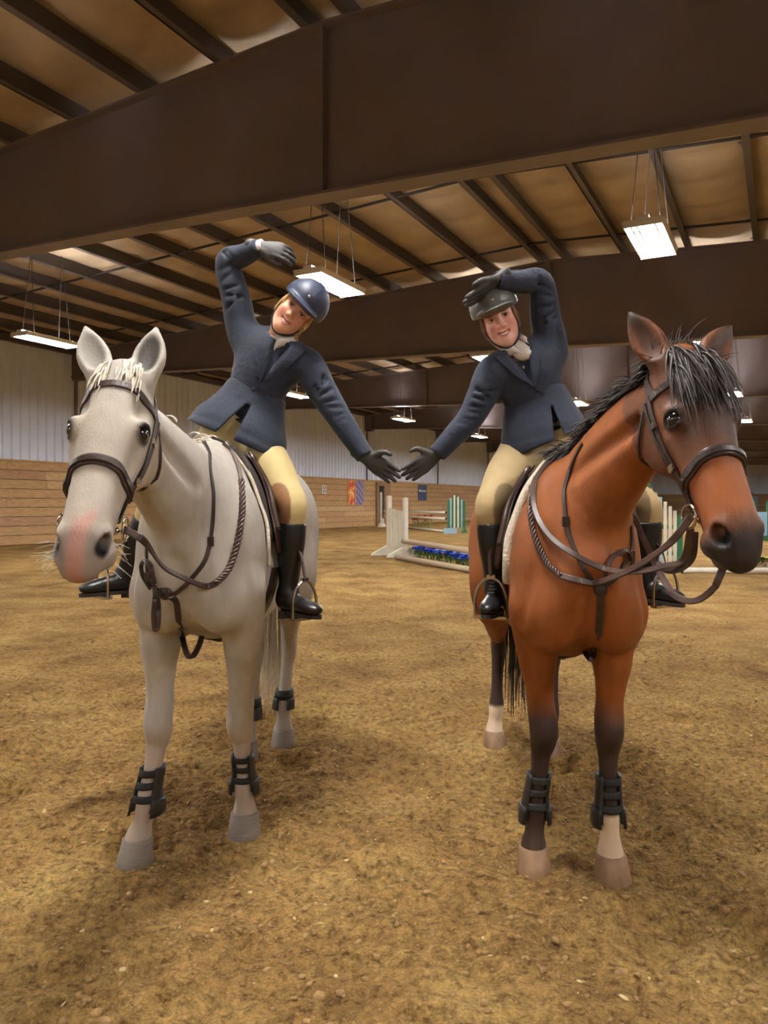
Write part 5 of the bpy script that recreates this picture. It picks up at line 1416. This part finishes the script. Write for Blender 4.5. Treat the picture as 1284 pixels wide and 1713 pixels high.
def blossom(c, r, g, n=7):
    """one flower: a ring of bent petals"""
    mb = MB(); c = np.array(c, float)
    for lay, (k, tilt) in enumerate(((n, .5), (n - 2, 1.1))):
        for i in range(k):
            a = 2 * math.pi * i / k + lay; d = np.array([math.cos(a), math.sin(a), 0]); s = np.array([-d[1], d[0], 0]); z = np.array([0, 0, 1.0])
            p0 = c; p1 = c + (d * math.cos(tilt) + z * math.sin(tilt)) * r * .6; p2 = c + (d * math.cos(tilt * .6) + z * math.sin(tilt * .6)) * r
            mb.add([p0 - s * r * .08, p0 + s * r * .08, p1 + s * r * .32, p2 + s * r * .16, p2 - s * r * .16, p1 - s * r * .32], [(0, 1, 2, 5), (5, 2, 3, 4)])
    return mb
def flower_row(label, a, b, n, height, mats, seed, r=.11, box=True):
    a, b = Vector(a), Vector(b); t = thing('flower_box', label, 'flowers', a, 0); d = b - a; g = np.random.default_rng(seed)
    ang = math.atan2(d.y, d.x); R = Matrix.Rotation(ang, 3, 'Z')
    if box: MB().box(d / 2 + Vector((0, 0, .09)), (d.length, .16, .16), R).build('box', M_rail, t)
    for i in range(n):
        q = d * ((i + .5) / n) + Vector((g.normal(0, .05), g.normal(0, .05), 0)); h = height * g.uniform(.75, 1.1)
        st = MB(); st.tube([q, q + Vector((g.normal(0, .02), 0, h * .5)), q + Vector((g.normal(0, .03), 0, h))], .010, 5)
        for k in range(3):
            an = g.uniform(0, 6.28); e = Vector((math.cos(an), math.sin(an), .7)) * .14; z = Vector((0, 0, h * (.3 + .2 * k))); s = Vector((-math.sin(an), math.cos(an), 0)) * .03
            st.add([q + z, q + z + e * .5 + s, q + z + e, q + z + e * .5 - s], [(0, 1, 2, 3)])
        st.build('stem', M_leaf, t)
        blossom(q + Vector((0, 0, h)), r * g.uniform(.8, 1.25), g).build('flower', mats[int(g.integers(len(mats)))], t)
    return t
# nearest jump, left wing, rails and blue flowers
pA = gpt(672, 929); pB = gpt(798, 957); dirj = (pB - pA).normalized(); perp = Vector((dirj.y, -dirj.x, 0))
nP = gpt(664, 930)
standard('tall white slatted jump standard beside the blue flowers', nP, (.46, -.89), 1.62, .5, [(-.34 + .17 * k, .18, 1.28 - .02 * k, M_wp) for k in range(5)], [(-.46, 1.62), (.46, 1.56)], M_wp, taper_top=1.12)
a0 = gpt(682, 932); b0 = gpt(800, 958)
rail('upper grey rail over the blue flowers', a0 + Vector((0, 0, .42)) - Vector((.12, 0, 0)), b0 + Vector((0, 0, .42)))
rail('lower ground rail in front of the blue flowers', gpt(664, 936) + Vector((0, 0, .065)), gpt(800, 961) + Vector((0, 0, .065)))
flower_row('low box of bright blue artificial flowers under the grey rail', gpt(694, 932) + Vector((0, .1, 0)), gpt(798, 955) + Vector((0, .1, 0)), 64, .22, [M_blue, M_blue, M_blue2], 5, .14, False)
# far jump with the green and white wing
gb = gpt(763, 891)
standard('green and white picket jump standard near the far wall', gb, (.96, -.28), 1.95, .85, [(-.27 + .18 * k, .25, 1.55 + (.30 - .13 * abs(k - 1.2)), M_lblue if k % 3 == 0 else M_wp) for k in range(4)] + [(-.18 + .18 * k, .25, 1.45 + .4 - .16 * abs(k - .9), M_gp) for k in range(3)], [(-.38, 1.55), (.38, 1.5)], M_gp, taper_top=1.25)
sb = gpt(637, 881.5)
standard('slim white jump standard in front of the dark doorway', sb, (.96, -.28), 2.1, .3, [(0, .1, 1.0, M_wp)], [(0.0, 2.1), (.12, .5)], M_wp, taper_top=.5)
r0 = sb + Vector((.2, -.1, 0)); r1 = gb + Vector((-.5, .1, 0))
for z, lab in ((.98, 'topmost pale rail of the far jump'), (.68, 'second pale rail of the far jump')): rail(lab, r0 + Vector((0, 0, z)), r1 + Vector((0, 0, z)), .055, M_wp)
rail('white ground rail beside the pink flowers', gpt(648, 880) + Vector((0, 0, .06)), gpt(752, 892) + Vector((0, 0, .06)), .06, M_wp)
flower_row('row of pink artificial flowers at the far jump', gpt(690, 884) + Vector((0, .3, 0)), gpt(722, 887) + Vector((0, .3, 0)), 18, .62, [M_pink], 9, .22, False)
MB().box((0, 0, .12), (.62, .3, .24)).build('plinth', M_lblue, thing('jump_block', 'pale blue block at the foot of the green picket standard', 'block', gpt(752, 892) + Vector((0, -.25, 0))))
# wing and flowers right of the bay horse
wb = gpt(1112, 950)
standard('white and green jump wing seen under the bay horse chin', wb, (.97, -.22), 1.5, .5, [(-.30 + .10 * k, .12, 1.75 - .10 * k, M_lblue if k == 2 else M_wp) for k in range(6)], [(.30, 1.15), (-.36, 1.9)], M_gp, taper_top=.9, feet=True)
rail('white ground rail below the bay horse muzzle', gpt(1140, 959) + Vector((0, 0, .06)), gpt(1330, 960) + Vector((0, 0, .06)), .06, M_wp)
flower_row('yellow artificial flowers at the right edge of the picture', gpt(1240, 955) + Vector((0, .12, 0)), gpt(1305, 955) + Vector((0, .12, 0)), 16, .20, [M_yel, M_yel, M_leaf], 13, .12)
rb = gpt(1272, 905)
standard('pale far jump standard behind the bay horse nose', rb, (1, 0), 1.5, .6, [(-.2 + .1 * k, .2, 1.1, M_lblue) for k in range(5)], [(-.28, 1.5), (.28, 1.5)], M_gp, taper_top=1.0)

# things on the left wall
def wall_pt(px, py):
    D = F_PX * (-U_L) / (CS * (CX + F_PX * SN / CS - px)); return at(px, py, D)
def wall_v(px):
    D = F_PX * (-U_L) / (CS * (CX + F_PX * SN / CS - px)); return (D + SN * U_L) / CS
def wall_z(px, py): return wall_pt(px, py).z
WALL_ANG = math.atan2((bl(U_L, 1) - bl(U_L, 0)).y, (bl(U_L, 1) - bl(U_L, 0)).x)
def wall_item(name, label, cat, px0, px1, py0, py1, m, thick=.03, off=.06):
    v0, v1 = wall_v(px0), wall_v(px1); pc = (px0 + px1) / 2; z1, z0 = wall_z(pc, py0), wall_z(pc, py1)
    t = thing(name, label, cat, bl(U_L + off, v0, z0), WALL_ANG); W_, H_ = v1 - v0, z1 - z0
    MB().box((W_ / 2, 0, H_ / 2), (W_, thick, H_)).build('cloth' if cat == 'banner' else 'board', m, t)
    return t, W_, H_
def banner_mat():
    m = bpy.data.materials.new('printed_banner'); m.use_nodes = True; N = m.node_tree.nodes; L = m.node_tree.links; b = N['Principled BSDF']; b.inputs['Roughness'].default_value = .5
    tc = N.new('ShaderNodeTexCoord'); sp = N.new('ShaderNodeSeparateXYZ'); L.new(tc.outputs['Generated'], sp.inputs[0])
    w1 = N.new('ShaderNodeTexNoise'); w1.inputs['Scale'].default_value = 3.2; mp = N.new('ShaderNodeMapping'); mp.inputs['Scale'].default_value = (2.5, 1, 1); L.new(tc.outputs['Generated'], mp.inputs[0]); L.new(mp.outputs[0], w1.inputs['Vector'])
    def ramp(stops, fac):
        r = N.new('ShaderNodeValToRGB'); e = r.color_ramp.elements; e[0].position, e[0].color = stops[0]; e[1].position, e[1].color = stops[-1]
        for p, c in stops[1:-1]: k = e.new(p); k.color = c
        L.new(fac, r.inputs['Fac']); return r.outputs['Color']
    warm = ramp([(.35, srgb(236, 214, 120)), (.5, srgb(232, 126, 60)), (.62, srgb(206, 66, 50))], w1.outputs['Fac'])
    wv = N.new('ShaderNodeTexWave'); wv.inputs['Scale'].default_value = 1.6; wv.inputs['Distortion'].default_value = 2; mp2 = N.new('ShaderNodeMapping'); mp2.inputs['Rotation'].default_value = (0, .8, 0); L.new(tc.outputs['Generated'], mp2.inputs[0]); L.new(mp2.outputs[0], wv.inputs['Vector'])
    cool = ramp([(.2, srgb(70, 110, 170)), (.6, srgb(120, 160, 200)), (.9, srgb(190, 110, 150))], wv.outputs['Fac'])
    ms = N.new('ShaderNodeMath'); ms.operation = 'GREATER_THAN'; ms.inputs[1].default_value = .5; L.new(sp.outputs['X'], ms.inputs[0])
    mx = N.new('ShaderNodeMix'); mx.data_type = 'RGBA'; L.new(ms.outputs[0], mx.inputs['Factor']); L.new(warm, mx.inputs['A']); L.new(cool, mx.inputs['B']); L.new(mx.outputs['Result'], b.inputs['Base Color'])
    return m
M_navyb = mat('navy_banner', srgb(52, 68, 104), .6); M_ink = mat('white_print', srgb(226, 226, 226), .6); M_sign = mat('white_sign', srgb(224, 220, 210), .5)
t, w_, h_ = wall_item('banner', 'orange and blue printed banner on the plank wall', 'banner', 580, 606, 804, 844, banner_mat())
t, w_, h_ = wall_item('banner', 'small navy banner with white print on the plank wall', 'banner', 698, 712, 811, 837, M_navyb)
for k, (x, zz, ww) in enumerate(((.12, .62, .10), (.26, .60, .12), (.42, .60, .10), (.56, .60, .10), (.70, .60, .12), (.84, .60, .08))):
    MB().box((w_ * x, -.025, h_ * zz), (w_ * ww * .8, .01, h_ * (.10 if k else .16))).build('print', M_ink, t)
t, w_, h_ = wall_item('arena_letter', 'small white letter sign on the plank wall', 'sign', 537, 544, 812, 826, M_sign)
for z in (.28, .72):
    ring = [Vector((w_ * .5 + w_ * .28 * math.cos(a), -.022, h_ * z + h_ * .15 * math.sin(a))) for a in np.linspace(0, 2 * math.pi, 13)[:-1]]
    MB().tube(ring, .02, 5, close=True).build('print', M_cup, t)
# dark doorway in the left wall with its wooden frame
v0, v1 = wall_v(630), wall_v(639); z1 = wall_z(634, 813); root = tag(empty('door_1', bl(U_L + .05, v0, 0), WALL_ANG), kind='structure')
MB().box(((v1 - v0) / 2, 0, z1 / 2), (v1 - v0, .06, z1)).build('opening_shade', M_dark, root)  # flat dark panel standing in for the shade inside the open doorway
M_post = mat('door_post_wood', srgb(150, 118, 88), .7, var=.2, vscale=4)
for x in (-.12, v1 - v0 + .45): MB().box((x, -.05, z1 / 2 + .1), (.24 if x < 0 else .9, .14, z1 + .2)).build('jamb', M_post, root)
MB().box(((v1 - v0) / 2, -.05, z1 + .12), (v1 - v0 + .4, .14, .24)).build('lintel', M_post, root)
# panels on the far end wall
def end_pt(px, py): 
    q = (px - CX) / F_PX; D = V1 / (SN * q + CS); return at(px, py, D)
for nm, lab, cat, px0, px1, py0, py1, m in (('wall_panel', 'blue grey panel on the far end wall by the bay muzzle', 'panel', 1255, 1267, 830, 862, M_lblue), ('wall_panel', 'red notice on the far end wall by the bay muzzle', 'sign', 1248, 1258, 824, 830, M_pink)):
    a, b = end_pt(px0, py1), end_pt(px1, py0); t = thing(nm, lab, cat, a + Vector((-SN, -CS, 0)) * .12, BROT); w_ = Vector((b.x - a.x, b.y - a.y, 0)).length
    MB().box((w_ / 2, 0, (b.z - a.z) / 2), (w_, .05, b.z - a.z)).build('board', m, t)
    MB().box((w_ / 2, -.03, (b.z - a.z) / 2), (w_ * .8, .02, (b.z - a.z) * .85)).build('face', m, t)

# ------------------------------------------------------------------ loose clods, chips and stones in the dirt
M_clod = mat('dirt_clod', srgb(156, 124, 80), .95, var=.35, vscale=40, bump=.6, bscale=60)
M_chip = mat('pale_chip', srgb(200, 178, 130), .8, var=.25, vscale=40)
def scatter(name, label, n, m, smin, smax, flat, seed, xr, yr, pw=1.0):
    g = np.random.default_rng(seed); X = g.uniform(*xr, n); Y = yr[0] + (yr[1] - yr[0]) * g.random(n) ** pw; Z = ground_height(X, Y) * np.clip(1.15 - np.hypot(X, Y - 3) / 22, 0, 1)
    ico = bmesh.new(); bmesh.ops.create_icosphere(ico, subdivisions=1, radius=1.0); iv = np.array([v.co[:] for v in ico.verts]); it = np.array([[v.index for v in f.verts] for f in ico.faces]); ico.free()
    cs, fs = [], []
    for i in range(n):
        s = smin + (smax - smin) * g.random() ** 3.0; q = iv * (1 + g.normal(0, .32, (len(iv), 1))) * np.array([1, g.uniform(.5, 1), flat * g.uniform(.6, 1.2)]) * s
        a = g.uniform(0, 6.28); tl = g.normal(0, .35); c, sn = math.cos(a), math.sin(a); Rz = np.array([[c, -sn, 0], [sn, c, 0], [0, 0, 1]]); ct, st = math.cos(tl), math.sin(tl); Rx = np.array([[1, 0, 0], [0, ct, -st], [0, st, ct]])
        cs.append(q @ Rx.T @ Rz.T + np.array([X[i], Y[i], Z[i] + s * flat * .25])); fs.append(it + i * len(iv))
    o = new_obj(name, np_mesh(name, np.concatenate(cs), np.concatenate(fs), m, smooth=False)); return tag(o, label, name.replace('_', ' '), kind='stuff')
scatter('dirt_clods', 'loose brown clods of dirt scattered over the arena floor', 11000, M_clod, .004, .019, .6, 3, (-3.2, 3.2), (1.45, 8), 1.3)
scatter('wood_chips', 'pale wood chips scattered over the arena dirt', 1300, M_chip, .004, .014, .35, 4, (-3.2, 3.2), (1.45, 8), 1.3)
